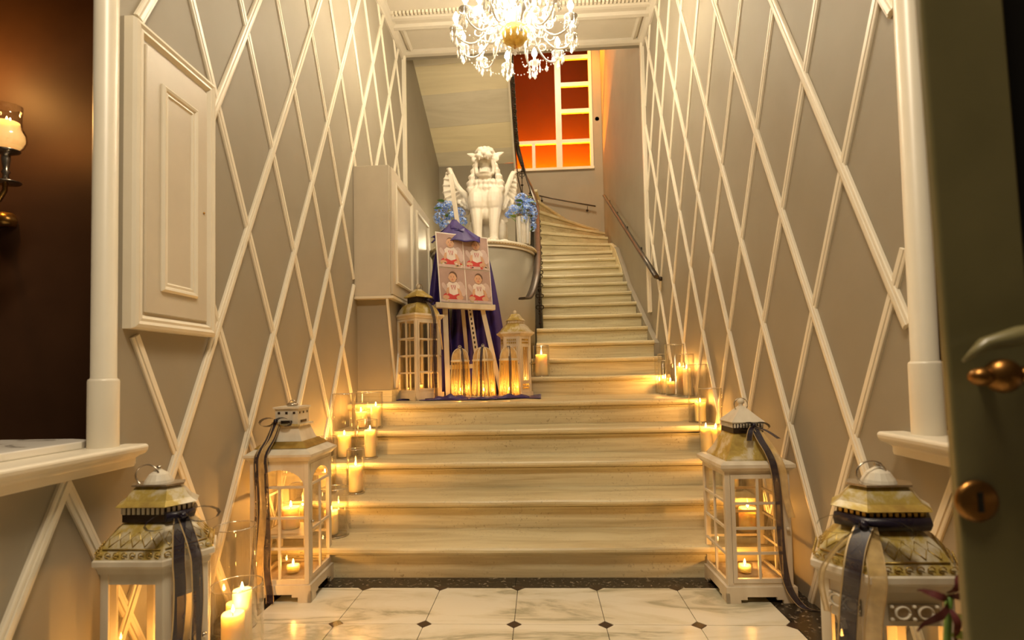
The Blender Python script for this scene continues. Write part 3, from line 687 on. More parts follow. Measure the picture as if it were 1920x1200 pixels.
def sandbed(t,pl,z,d=-.03):
    mb=MB(); q=off(pl,d); n=len(q); N=6
    rings=[ring(scl(q,1.0),z)]+[[(x,y,z+.012+.006*math.sin(9*x+7*y)+.012*(1-s)) for x,y in scl(q,s)] for s in (.98,.7,.4,.12)]
    o=mb.loft(rings,0,True).build('sand_bed','sand',t); o['kind']='stuff'
sandbed(t,pl,.076)
for z in ():pass
tealight(.99,2.76,.100,'tealight burning on sand inside the right glazed lantern',.032,.034)
# --- left house lantern with arched windows
pl=rectplan(.295,.320); e=off(pl,.024)
band=[tuple(p) for p in ring(off(pl,-.050),.775)]
rf=[('eave',[ring(off(pl,.004),.690),ring(off(pl,.010),.700),ring(e,.712),ring(e,.724)],'white'),
 ('roof',[ring(off(pl,.020),.724),ring(off(pl,-.030),.757),ring(off(pl,-.058),.780),ring(off(pl,-.066),.80),ring(off(pl,-.082),.848),ring(off(pl,-.085),.856)],'white'),
 ('gold_band',[ring(off(pl,-.014),.750),ring(off(pl,-.026),.762),ring(off(pl,-.050),.781),ring(off(pl,-.056),.780)],'gold'),('rope',(band,.004),'gold'),
 ('collar_lip',[ring(off(pl,-.070),.856),ring(off(pl,-.070),.866)],'roof'),
 ('collar',[ring(off(pl,-.090),.866),ring(off(pl,-.088),.945)],'white'),
 ('collar_cap',[ring(off(pl,-.080),.945),ring(off(pl,-.080),.955)],'white'),
 ('ball',((0,0,.962),(.03,.03,.012)),'silver'),('ring',((0,0,.968),.018,.002),'silver')]
t=lantern('arched_lantern','tall white lantern with arched windows at the stair foot, left',(-1.315,2.782,0),math.radians(2),pl,.085,.690,
  [dict(grid=(2,3),rail=.022,arch=.10,top=.03),dict(grid=(2,2),rail=.018,arch=.085,door=.02,knob='l'),dict(grid=(2,3),rail=.022,arch=.10),dict(grid=(2,3),rail=.022)],.024,rf)
# vent holes in the collar
mb=MB()
for i in range(4):
    A,B=off(pl,-.0885)[i],off(pl,-.0885)[(i+1)%4]; l=(Vector(B)-Vector(A)).length
    for j in range(3): mb.obox(A,B,l*(j+.5)/3-.006,l*(j+.5)/3+.006,.918,.929,-.002,.0)
    mb.obox(A,B,l*.25,l*.75,.872,.884,-.002,0)
mb.build('vent_hole','iron',t)
sandbed(t,pl,.086)
MB().box(-.115,-.13,.30,.115,.13,.312).build('shelf','white',t)
ribbon(t,(-.045,-.088,.885),[(smooth([(-.05,-.09,.88),(-.07,-.13,.80),(-.095,-.19,.725),(-.10,-.19,.64),(-.098,-.182,.50),(-.105,-.181,.36),(-.118,-.185,.2),(-.125,-.187,.09)]),.024,'ribbon'),
  (smooth([(-.04,-.09,.88),(-.05,-.13,.80),(-.062,-.19,.725),(-.06,-.188,.62),(-.055,-.182,.45),(-.05,-.181,.30),(-.05,-.185,.16),(-.035,-.19,.05),(-.03,-.20,.01)]),.036,'ribbon'),
  (smooth([(-.045,-.09,.88),(-.06,-.13,.80),(-.078,-.19,.722),(-.08,-.186,.6),(-.078,-.181,.4),(-.09,-.184,.25),(-.10,-.186,.06)]),.042,'ribgold')],.05)
tealight(-1.29,2.73,.112,'glass tealight on sand inside the arched left lantern',.034,.036)
candle(-1.335,2.80,.312,.045,.11,'thick candle on the shelf inside the arched left lantern','candles burning inside the lanterns')
# --- hexagonal front lanterns
def hexplan(w1,w2): return [(-w1/2,-w2*.866),(w1/2,-w2*.866),(w1/2+w2*.5,0),(w1/2,w2*.866),(-w1/2,w2*.866),(-w1/2-w2*.5,0)]
hp=hexplan(.185,.125); e=off(hp,.018)
def hexroof(fret):
    return [('cornice',[ring(off(hp,.004),.500),ring(off(hp,.008),.518),ring(e,.528),ring(e,.543),ring(off(hp,.012),.548)],'white'),
 ('roof',[ring(off(hp,.013),.548),ring(off(hp,.010),.556),ring(off(hp,-.004),.580),ring(off(hp,-.020),.608),ring(off(hp,-.040),.632),ring(off(hp,-.058),.648)],'roof'),
 ('diamonds',((off(hp,-.001),.575),(off(hp,-.040),.630)),'gold'),('scrolls',(off(hp,.009),.562),'gold'),
 ('collar',[ring(off(hp,-.046),.648),ring(off(hp,-.046),.697)],'iron'),('teeth',(off(hp,-.046),.674,.695),'white' if fret else 'gold'),
 ('upper_roof',[ring(off(hp,-.038),.697),ring(off(hp,-.030),.701),ring(off(hp,-.048),.716),ring(off(hp,-.062),.738),ring(off(hp,-.078),.760)],'roof'),
 ('cap_plate',[ring(off(hp,-.066),.760),ring(off(hp,-.066),.766)],'silver'),
 ('cap',[[(r*cos(a*PI/8),r*sin(a*PI/8),z) for a in range(16)] for r,z in ((.040,.766),(.037,.775),(.026,.795),(.010,.808),(.006,.812))],'white'),
 ('ball',((0,0,.817),(.009,.009,.008)),'silver'),('ring',((-.026,-.015,.793),.036,.0026),'silver')]
F=dict(grid=(1,1),rail=.05,top=.035); FD=dict(grid=(1,1),rail=.045,top=.075,door=.012,knob='r')
t=lantern('hexagonal_lantern','large worn hexagonal lantern with ribbon bow, front left on the floor',(-1.306,1.775,0),0,hp,.06,.500,[F,FD,F,F,F,F],.024,hexroof(True),group=None,feet=False)
t.scale=(1.12,1.12,.99)
ribbon(t,(.115,-.062,.672),[(smooth([(.112,-.066,.665),(.122,-.085,.62),(.132,-.10,.57),(.138,-.108,.53),(.135,-.098,.45),(.128,-.094,.33),(.12,-.10,.2),(.12,-.10,.05)]),.030,'ribbon'),
  (smooth([(.12,-.062,.665),(.145,-.07,.61),(.165,-.078,.56),(.172,-.08,.52),(.165,-.065,.4),(.158,-.062,.28),(.15,-.06,.1)]),.028,'ribbon')],.060,side=(.6,.8,0),face=(.8,-.6,0))
mb=MB(); mb.tube([tuple(p) for p in ring(off(hp,-.042),.664)][1:4],.009,6,flat=1.8); mb.build('ribbon_wrap','ribbon',t)
tealight(-1.306,1.775,.110,'candle burning inside the front left hexagonal lantern',.03,.05)
MB().lathe([(.0008,.061),(.045,.061),(.045,.110),(.0008,.110)],n=20).build('glass_block','glass',t)
t=lantern('hexagonal_lantern','large worn hexagonal lantern with navy ribbon, front right near the door',(.975,1.632,0),0,hp,.06,.500,[dict(grid=(1,1),rail=.05,top=.09),F,F,F,F,dict(grid=(1,1),rail=.045,top=.10)],.026,hexroof(False),feet=False)
t.scale=(1.15,1.15,1.0)
# pierced metal plates with paired roundels
for (A,B) in ((hp[0],hp[1]),(hp[5],hp[0])):
    l=(Vector(B)-Vector(A)).length; d=(Vector(B)-Vector(A)).normalized(); nn=Vector((d.y,-d.x)); mb=MB(); mb.obox(A,B,l*.2,l*.8,.425,.468,-.003,.003)
    pt=mb.build('pierced_plate','silver',t); mb=MB()
    for u in (.36,.64):
        c=Vector(A)+d*l*u+nn*.004; mb.tube([(c.x+d.x*.016*cos(a*PI/8),c.y+d.y*.016*cos(a*PI/8),.4465+.016*sin(a*PI/8)) for a in range(17)],.003,5)
    for u in (.23,.5,.77):
        c=Vector(A)+d*l*u+nn*.004
        for z in (.43,.463): mb.ball((c.x,c.y,z),.005,6,0,4)
    mb.build('roundel','white',pt)
ribbon(t,(-.085,-.078,.672),[(smooth([(-.088,-.082,.665),(-.115,-.098,.62),(-.135,-.115,.57),(-.142,-.118,.53),(-.142,-.10,.44),(-.148,-.095,.3),(-.15,-.10,.15),(-.15,-.10,.02)]),.036,'ribbon'),
  (smooth([(-.078,-.082,.665),(-.082,-.105,.61),(-.09,-.13,.555),(-.092,-.132,.52),(-.095,-.112,.4),(-.098,-.112,.25),(-.1,-.115,.1)]),.034,'ribgold'),
  (smooth([(-.09,-.08,.665),(-.14,-.07,.61),(-.172,-.06,.55),(-.178,-.055,.5),(-.165,-.05,.42)]),.010,'ribgold')],.060,side=(.8,-.45,0),face=(-.45,-.8,0))
mb=MB(); q=[tuple(p) for p in ring(off(hp,-.040),.666)]; mb.tube([q[5],q[0],q[1],q[2]],.012,6,flat=1.7); mb.build('ribbon_wrap','ribbon',t)
tealight(.975,1.632,.161,'candle burning inside the front right hexagonal lantern',.03,.05)
MB().lathe([(.0008,.061),(.045,.061),(.045,.160),(.0008,.160)],n=20).build('glass_block','glass',t)
# --- tall landing lantern
ZL=5*R_
pl=rectplan(.255,.255); e=off(pl,.020)
rf=[('eave',[ring(off(pl,.004),.645),ring(off(pl,.008),.655),ring(e,.668),ring(e,.682)],'white'),
 ('roof',[ring(off(pl,-.006),.682),ring(off(pl,-.010),.700),ring(off(pl,-.022),.730),ring(off(pl,-.045),.760),ring(off(pl,-.064),.776)],'roof'),
 ('collar',[ring(off(pl,-.066),.776),ring(off(pl,-.066),.822)],'iron'),
 ('upper_roof',[ring(off(pl,-.044),.822),ring(off(pl,-.046),.830),ring(off(pl,-.080),.862),ring(off(pl,-.112),.895)],'roof'),
 ('ball',((0,0,.918),(.018,.018,.022)),'white'),('ring',((0,-.02,.905),.030,.0025),'silver')]
t=lantern('paned_lantern','tall white paned lantern with domed top on the landing under the cupboard',(-1.062,4.665,ZL),math.radians(50),pl,.06,.645,
  [dict(grid=(2,4),rail=.02,door=.014),dict(grid=(2,4),rail=.02),dict(grid=(2,4),rail=.02),dict(grid=(2,4),rail=.02,)],.022,rf)
t.scale=(1.09,1.09,1.09)
sandbed(t,pl,.061)
ribbon(t,(.03,-.075,.80),[(smooth([(.03,-.08,.79),(.035,-.12,.74),(.03,-.15,.68),(.03,-.165,.6),(.035,-.15,.4),(.04,-.15,.2),(.045,-.155,.02)]),.032,'ribbon'),(smooth([(.035,-.08,.79),(.05,-.12,.74),(.065,-.15,.68),(.09,-.16,.55),(.12,-.15,.4)]),.012,'ribgold')],.035)
tealight(-1.05,4.62,ZL+.085,'candle inside the tall paned lantern on the landing',.03,.05)
# --- white landing lantern with fretted panels
hp2=hexplan(.15,.135)
hp3=off(hp2,.02)
rf=[('cornice',[ring(off(hp2,.004),.545),ring(hp3,.560),ring(off(hp2,.032),.568),ring(off(hp2,.032),.582)],'white'),
 ('roof',[ring(off(hp2,.026),.582),ring(off(hp2,.0),.606),ring(off(hp2,-.02),.635),ring(off(hp2,-.048),.660)],'roof'),
 ('collar',[ring(off(hp2,-.052),.66),ring(off(hp2,-.052),.69)],'gold'),('teeth',(off(hp2,-.052),.665,.688),'white'),
 ('upper_roof',[ring(off(hp2,-.040),.690),ring(off(hp2,-.062),.712),ring(off(hp2,-.088),.752)],'roof'),('ball',((0,0,.768),(.016,.016,.020)),'white')]
FW=dict(grid=(1,1),rail=.09,top=.085,door=.012)
t=lantern('fretted_lantern','white hexagonal lantern with fretted panels beside the small gold lanterns',(-.220,4.86,ZL),math.radians(-14),hp2,.05,.545,[FW]*6,.022,rf,feet=False)
for i in range(6):
    A,B=hp2[i],hp2[(i+1)%6]; l=(Vector(B)-Vector(A)).length; mb=MB()
    for j in range(5):
        for k in range(2):
            for zc in (.478,.078): mb.obox(A,B,l*(.24+.12*j)-.0055,l*(.24+.12*j)+.0055,zc+k*.026,zc+k*.026+.016,-.0025,.001)
    mb.build('fret_panel','gold',t)
tealight(-.22,4.86,ZL+.052,'candle inside the white fretted lantern on the landing',.035,.06)
# --- three small gold-wire lanterns
def small_lantern(label,loc,rz,rib):
    t=thing('dome_lantern',label,'lantern',loc,rz,None)
    P6=lambda r,z:[(r*cos(PI/6+k*PI/3),r*sin(PI/6+k*PI/3),z) for k in range(6)]
    MB().loft([P6(.108,0),P6(.110,.006),P6(.110,.020),P6(.104,.026)]).build('base','white',t)
    MB().loft([P6(.084,.318),P6(.094,.322),P6(.094,.334),P6(.084,.338)]).build('rim','white',t)
    for k in range(6):
        a=PI/6+k*PI/3; MB().tube([(.102*cos(a),.102*sin(a),.022),(.084*cos(a),.084*sin(a),.322)],.0048,6).build('corner_rod','wicker',t)
        b=a+PI/3; A=[(.100*cos(a),.100*sin(a),.028),(.100*cos(b),.100*sin(b),.028),(.082*cos(b),.082*sin(b),.318),(.082*cos(a),.082*sin(a),.318)]
        MB().quad(*A).build('glass_pane','goldpane',t)
        mb=MB(); 
        L2=lambda u,v:tuple((Vector(A[0])*(1-u)+Vector(A[1])*u)*(1-v)+(Vector(A[3])*(1-u)+Vector(A[2])*u)*v)
        for u in (.33,.67): mb.tube([L2(u,0),L2(u,1)],.0018,4)
        for q in range(4): mb.tube([L2(.33,.08+.1*q),L2(.5,.13+.1*q),L2(.67,.08+.1*q)],.0016,4)
        mb.build('wire_tracery','wicker',t)
        arc=[(.084*cos(a)*cos(s*PI/2/6)**.8 if s<6 else 0,.084*sin(a)*cos(s*PI/2/6)**.8 if s<6 else 0,.334+.105*sin(s*PI/2/6)) for s in range(7)]
        MB().tube(arc,.0042,5).build('dome_rib','white',t)
        arcs=[[(Vector(p)*1).xy,p[2]] for p in arc]
        mb=MB(); ra=[tuple(Vector(p)*1) for p in arc]; rb=[(.084*cos(b)*cos(s*PI/2/6)**.8 if s<6 else 0.0001,.084*sin(b)*cos(s*PI/2/6)**.8 if s<6 else 0,.334+.105*sin(s*PI/2/6)) for s in range(7)]
        for s in range(6): mb.quad(ra[s],rb[s],rb[s+1],ra[s+1])
        mb.build('dome_panel','ribgold',t)
    MB().ball((0,0,.444),(.010,.010,.012),8,0,5).torus((0,0,.452),.014,.002,'y',12,5).build('finial','white',t)
    for a0,m_ in rib:
        c,s=cos(a0),sin(a0); pts=smooth([(0,0,.45),(.05*c,.05*s,.42),(.09*c,.09*s,.345),(.104*c,.104*s,.31),(.108*c,.108*s,.2),(.112*c,.112*s,.08),(.118*c,.118*s,.01)])
        MB().strip(pts,.022 if m_=='ribbon' else .008,(-s,c,0)).build('ribbon_tail',m_,t)
    MB().lathe([(.0008,.026),(.05,.026),(.052,.035),(.0008,.036)],n=14).build('dish','silver',t)
    return t
for lb,x,y,rz,rb,wd in (('small gold wire lantern with domed top, left of the three',-.705,4.70,.2,((-1.35,'ribbon'),(-.8,'wicker')),'left'),('small gold wire lantern with domed top, middle of the three',-.485,4.555,.55,((-2.2,'ribbon'),(-1.9,'wicker')),'middle'),('small gold wire lantern with domed top, right of the three',-.270,4.60,.1,((-1.5,'ribbon'),(-2.4,'wicker')),'right')):
    small_lantern(lb,(x,y,ZL+.004),rz,rb); tealight(x,y,ZL+.042,f'tealight inside the small gold lantern, {wd} of the three',.026,.03)
# ================================================================ PEDESTAL, STATUE
t=thing('curved_pedestal','round-fronted taupe pedestal with moulded rim carrying the white statue','pedestal',(-.62,6.05,ZL))
def stad(r,z,yb=.9,n=28): return [(-r,yb,z)]+[(-r*cos(PI*k/n),-r*sin(PI*k/n),z) for k in range(n+1)]+[(r,yb,z)]
o=MB(); o.loft([stad(.575,0),stad(.575,1.545)]); 
for i,f in enumerate(o.f): o.sm[i]=len(f)==4
b=o.build('body','wall',t)
o=MB(); o.loft([stad(r,z) for r,z in ((.575,1.530),(.590,1.532),(.592,1.548),(.580,1.552),(.582,1.560),(.605,1.564),(.612,1.575),(.612,1.588),(.603,1.596),(.600,1.598),(.3,1.599))]); o.build('rim','trim',t)
mb=MB()
for k in range(60):
    a=PI*(k+.5)/60; mb.ball((-.606*cos(a),-.606*sin(a),1.569),.0065,5,0,4)
mb.build('bead_moulding','gold',t)
# low iron plinth ring under the pedestal edge on the stair side
ZS=ZL+1.599
st=thing('lion_statue','white seated winged lion statue with open roaring mouth on the pedestal','statue',(-.555,5.86,ZS))
b=MB()
def E(c,r,n=14,k=9): b.ball(c,r,n,0,k)
def T(pts,r,n=10): b.tube(pts,r,n)
E((0,.08,.012),(.23,.32,.022))
for s in (-1,1):
    T([(s*.085,-.13,.03),(s*.088,-.12,.12),(s*.092,-.115,.26),(s*.098,-.095,.38),(s*.100,-.06,.50),(s*.09,-.02,.62)],[.052,.048,.058,.074,.098,.09])
    E((s*.085,-.165,.045),(.062,.085,.045))
    for q in range(4): E((s*.085+(q-1.5)*.030,-.235,.036),(.017,.028,.026),8,6)
    E((s*.098,-.09,.50),(.098,.10,.15)); E((s*.11,.02,.58),(.09,.12,.12))
    E((s*.135,.20,.20),(.088,.17,.17)); E((s*.17,.04,.05),(.05,.14,.045)); E((s*.15,.10,.22),(.07,.09,.13))
    T([(s*.08,.2,.10),(s*.19,.10,.06),(s*.2,-.02,.05)],[.08,.06,.045])
    # ears
    T([(s*.095,-.02,1.00),(s*.15,-.01,1.045),(s*.205,-.015,1.065)],[.040,.030,.005],8); E((s*.12,-.04,.985),(.035,.03,.035))
    # brows, eyes, cheeks, lips
    T([(s*.012,-.150,1.035),(s*.05,-.155,1.058),(s*.10,-.11,1.03)],[.018,.022,.014],8); E((s*.052,-.150,1.012),(.022,.018,.018))
    T([(s*.045,-.165,.965),(s*.085,-.125,.94),(s*.098,-.095,.87),(s*.085,-.10,.80),(s*.05,-.145,.775)],[.020,.024,.022,.022,.018],8)
    E((s*.045,-.185,.965),(.048,.050,.032))
    for q,(zx,zl) in enumerate(((.048,.045),)): T([(s*zx,-.20,.945),(s*(zx-.002),-.205,.945-zl)],[.011,.002],6); T([(s*.040,-.185,.805),(s*.040,-.19,.85)],[.010,.002],6)
    # mane side locks
    for z_,xw,rr_ in ((.90,.115,.034),(.84,.130,.040),(.77,.150,.046),(.70,.168,.050),(.64,.172,.046)):
        for yy_ in (-.05,.02,.09): T([(s*(xw-.02),yy_,z_+.035),(s*xw,yy_-.01,z_),(s*(xw-.005),yy_-.02,z_-.05)],[rr_*.7,rr_,rr_*.3],8)
    T([(s*.11,.2,.55),(s*.13,.26,.35)],[.1,.1])
for x_ in (-.018,-.006,.006,.018): T([(x_,-.215,.945),(x_,-.217,.925)],[.0055,.002],5); T([(x_,-.19,.808),(x_,-.192,.828)],[.0055,.002],5)
E((0,-.02,.52),(.15,.13,.17)); E((0,.12,.45),(.15,.2,.2)); E((0,.22,.28),(.14,.2,.2)); E((0,-.05,.38),(.06,.08,.10)); E((0,.02,.68),(.145,.14,.13)); E((0,.05,.84),(.12,.12,.14))
E((0,.0,.97),(.115,.12,.095)); E((0,-.10,1.015),(.075,.075,.042)); E((0,-.225,.985),(.030,.022,.020)); T([(0,-.14,1.03),(0,-.20,1.0)],[.028,.024],8)
E((0,-.145,.790),(.062,.070,.028)); E((0,-.10,.765),(.075,.09,.035)); E((0,-.15,.825),(.028,.045,.012)); E((0,0,.83),(.085,.09,.08))
for k in range(9):
    a=-PI*.9+PI*.8*k/8+.0
    for z_,rr_,ln in ((.70,.155,.075),(.635,.165,.070)):
        x_,y_=rr_*cos(a),.0+rr_*.95*sin(a)*.75
        T([(x_*.92,y_*.92,z_+.04),(x_*1.04,y_*1.06,z_),(x_*.98,y_*1.02,z_-ln*.75)],[.024,.032,.006],8)
for k in range(7):
    a=PI*k/6; E((.078*cos(a),-.03-.05*sin(a),1.065+.022*sin(a)),(.030,.034,.030),8,6)
E((0,0,1.075),(.07,.075,.035))
body=b.build('body','statue',st)
rm=body.modifiers.new('remesh','REMESH'); rm.mode='VOXEL'; rm.voxel_size=.0062; rm.use_smooth_shade=True
sm=body.modifiers.new('smooth','SMOOTH'); sm.factor=.5; sm.iterations=3
def wing(outline_out,lead,root,s):
    mb=MB(); R=Vector(root); n=len(outline_out)
    for i,(x,z) in enumerate(outline_out):
        tip=Vector((x,.17,z)); st_=Vector(lead[min(i,len(lead)-1)]); mid=(st_+tip)/2+Vector((0,.02,0))
        mb.tube([tuple(st_),tuple(mid),tuple(tip.lerp(mid,.25)),tuple(tip)],[.032,.040,.034,.014],8,flat=.45)
    mb.tube([tuple(R)]+[tuple(Vector(l)) for l in lead[::-1]],[.05]+[.040-.012*k/len(lead) for k in range(len(lead))],8)
    m_=len(lead); N=24
    def pick(L_,f):
        f=f*(len(L_)-1); i=min(int(f),len(L_)-2); return Vector(L_[i]).lerp(Vector(L_[i+1]),f-i)
    oo=[(x,.165,z) for x,z in outline_out]
    fr_=[];bk_=[]
    for k in range(N+1):
        a_=pick(lead,k/N); b_=pick(oo,k/N); b_=b_.lerp(a_,.06); c_=(a_+b_)/2+Vector((0,.02,0)); fr_.append([a_,c_,b_])
    vs=[];
    for d_ in (-.012,.012):
        for row in fr_:
            for p in row: vs.append((p.x,p.y+d_,p.z))
    fs=[]; W3=3; off_=(N+1)*3
    for k in range(N):
        for i in range(2):
            q=k*3+i; fs.append((q,q+1,q+4,q+3)); fs.append((off_+q,off_+q+3,off_+q+4,off_+q+1))
        fs.append((k*3,k*3+3,off_+k*3+3,off_+k*3)); fs.append((k*3+2,off_+k*3+2,off_+k*3+5,k*3+5))
    fs.append((0,off_,off_+1,1)); fs.append((1,off_+1,off_+2,2)); e_=N*3; fs.append((e_,e_+1,off_+e_+1,off_+e_)); fs.append((e_+1,e_+2,off_+e_+2,off_+e_+1))
    mb.add(vs,fs,0,True)
    # inner scale rows
    for i in range(3):
        for k in range(4): 
            p=R.lerp(Vector((outline_out[n-1-k][0],.14,outline_out[n-1-k][1])),.25+.16*i); mb.ball(tuple(p+Vector((0,-.03,0))),(.026,.016,.03),8,0,5)
    o=mb.build('wing','statue',st); r=o.modifiers.new('remesh','REMESH'); r.mode='VOXEL'; r.voxel_size=.0065; r.use_smooth_shade=True
    q=o.modifiers.new('smooth','SMOOTH'); q.factor=.5; q.iterations=2
wing([(-.435,.985),(-.475,.93),(-.505,.86),(-.518,.78),(-.52,.70),(-.50,.62),(-.46,.555),(-.40,.50),(-.33,.455),(-.26,.42)],
     [(-.43,.13,.96),(-.405,.12,.90),(-.375,.11,.83),(-.35,.11,.77),(-.32,.10,.72),(-.29,.09,.68),(-.26,.08,.65),(-.23,.07,.61),(-.21,.06,.58),(-.18,.05,.56)],(-.13,.05,.56),-1)
wing([(.315,.91),(.335,.85),(.343,.78),(.34,.71),(.333,.64),(.318,.57),(.29,.50),(.26,.44),(.22,.40)],
     [(.305,.13,.89),(.28,.12,.84),(.262,.11,.79),(.245,.10,.74),(.225,.09,.70),(.21,.08,.66),(.195,.07,.62),(.18,.06,.59),(.16,.05,.56)],(.13,.05,.56),1)
# ================================================================ VASES AND FLOWERS
def vase(x,y,label):
    n=24; mb=MB(); rings=[]
    for r,z in ((.040,0),(.070,.004),(.072,.02),(.078,.15),(.083,.298),(.080,.302),(.074,.298),(.068,.15),(.064,.02)):
        rings.append([(r*(1 if k%2 else .86)*cos(2*PI*k/n),r*(1 if k%2 else .86)*sin(2*PI*k/n),z) for k in range(n)])
    mb.loft(rings); o=mb.build('fluted_vase','vase'); o.location=(x,y,ZS); tag(o,label,'vase','fluted silver vases beside the statue'); return o
def bouquet(x,y,label,heads,stems,seed):
    t=thing('hydrangea_bouquet',label,'flowers',(x,y,ZS+.24),0,'blue flower bouquets beside the statue'); r=random.Random(seed)
    for hx,hy,hz,hr,hh,mm in heads:
        mb=MB(); n=int(90*(hr/.07)**1.2)
        for k in range(n):
            a=r.uniform(0,2*PI); c=r.uniform(-.75,1); s=math.sqrt(1-c*c); nrm=Vector((s*cos(a),s*sin(a),c)); p=Vector((nrm.x*hr,nrm.y*hr,nrm.z*hh))*r.uniform(.82,1.04)
            u=nrm.cross(Vector((.3,.2,.9))).normalized(); v=nrm.cross(u); ph=r.uniform(0,1.5); q=r.uniform(.011,.016)
            for j in range(4):
                an=ph+j*PI/2; d=u*cos(an)+v*sin(an); e_=u*-sin(an)+v*cos(an)
                mb.add([tuple(p),tuple(p+d*q*.6+e_*q*.42+nrm*.003),tuple(p+d*q*1.1+nrm*.001),tuple(p+d*q*.6-e_*q*.42+nrm*.003)],[(0,1,2,3)],r.choice((0,0,1)))
        mb.build('flower_head',['petal','petal2'],t,(hx,hy,hz))
        MB().tube(smooth([(hx,hy,hz-hh*.2),(hx*.6,hy*.6,hz-.06),(hx*.25,hy*.25,-.02),(hx*.1,hy*.1,-.10)],3),.004,5).build('stem','leafg',t)
    for lx,ly,lz,la in stems:
        d=Vector((cos(la),sin(la)*.6,.25)).normalized(); sd=Vector((-sin(la),cos(la),0)); b0=Vector((lx,ly,lz)); mb=MB(); L2=.10
        pts=[b0+d*L2*k/5+Vector((0,0,-.03*(k/5)**2)) for k in range(6)]; mb.strip([tuple(p) for p in pts],[.004,.030,.042,.038,.022,.003],tuple(sd+Vector((0,0,.5)))); mb.build('leaf','leafg',t)
    return t
vase(-.145,5.76,'fluted silver vase right of the lion statue, holding blue hydrangeas'); vase(-.945,5.80,'fluted silver vase left of the lion statue, behind the easel post')
bouquet(-.145,5.76,'blue hydrangea bouquet right of the statue, trailing over its vase',[(-.02,-.02,.26,.075,.06,0),(.07,-.01,.20,.070,.06,0),(-.10,-.03,.14,.072,.05,0),(.03,-.06,.13,.075,.06,0),(.11,-.04,.09,.045,.085,0),(.105,-.04,-.04,.036,.075,0),(.01,-.085,.03,.038,.08,0),(-.16,-.03,.09,.04,.035,0)],
  [(-.02,-.08,.16,-1.9),(.0,-.06,.22,-2.5),(.05,-.07,.2,-.4),(-.04,-.08,.1,-1.2),(-.08,-.05,.05,-2.0),(.05,-.07,.05,-1.3),(.02,-.03,.27,-.2)],4)
bouquet(-.945,5.80,'blue hydrangea bouquet left of the statue, half hidden by the easel post',[(-.10,-.02,.20,.075,.06,0),(-.11,-.03,.09,.078,.07,0),(-.02,-.06,.22,.06,.05,0),(.09,-.04,.14,.078,.06,0),(.13,-.02,.05,.055,.05,0),(-.06,-.06,.0,.06,.05,0),(.02,-.05,.10,.07,.06,0)],
  [(-.05,-.09,.25,-2.2),(-.02,-.09,.08,-1.6),(.06,-.09,.0,-1.0),(.08,-.08,-.02,-.5),(-.08,-.08,.18,-2.7),(.02,-.08,.2,-1)],9)
# ================================================================ EASEL, BOARD, CLOTH
ez=thing('display_easel','whitewashed wooden easel standing on the landing behind the lanterns','easel',(-.66,5.0,ZL))
def bar(p,q,w_,d_,nm,m_='white',parent=None,orig=(-.66,5.0,ZL)):
    o=Vector(orig); p=Vector(p)-o; q=Vector(q)-o; ax=(q-p).normalized(); s=ax.cross(Vector((0,1,0))).normalized(); f=s.cross(ax).normalized()
    R=lambda c:[tuple(c+s*w_/2*a+f*d_/2*b) for a,b in ((-1,-1),(1,-1),(1,1),(-1,1))]
    return MB().loft([R(p),R(q)]).build(nm,m_,parent or ez)
bar((-.875,4.95,1.745),(-.84,4.86,ZL),.045,.022,'leg'); bar((-.545,5.12,1.745),(-.365,5.06,ZL),.042,.022,'leg')
mast=bar((-.838,5.17,3.07),(-.555,5.05,ZL+.05),.042,.022,'mast')
for k in range(16):
    z=1.72-k*.045; f=(3.07-z)/(3.07-ZL-.05); x=-.838+.283*f; y=5.17-.12*f
    MB().box(x-.007+.66,y-.0145-5,z-.012-ZL,x+.007+.66,y-.0105-5,z+.012-ZL).build('slot','iron',mast)
bar((-.74,5.16,1.75),(-.70,5.36,ZL),.035,.02,'rear_leg')
bar((-.85,4.89,1.17),(-.62,5.04,1.18),.04,.018,'cross_bar')
o=Vector((-.66,5.0,ZL))
ld=MB(); d=Vector((.53,.32,0)).normalized(); nn=Vector((.32,-.53,0)).normalized(); A=Vector((-.945,4.815,1.712)); rings=[]
for u in (0,.60):
    rings.append([tuple(A+d*u+nn*a+Vector((0,0,z))-o) for a,z in ((.035,0),(.035,.05),(.02,.05),(.02,.034),(-.035,.034),(-.035,0))])
bevel(ld.loft(rings).build('ledge','white',ez),.003)
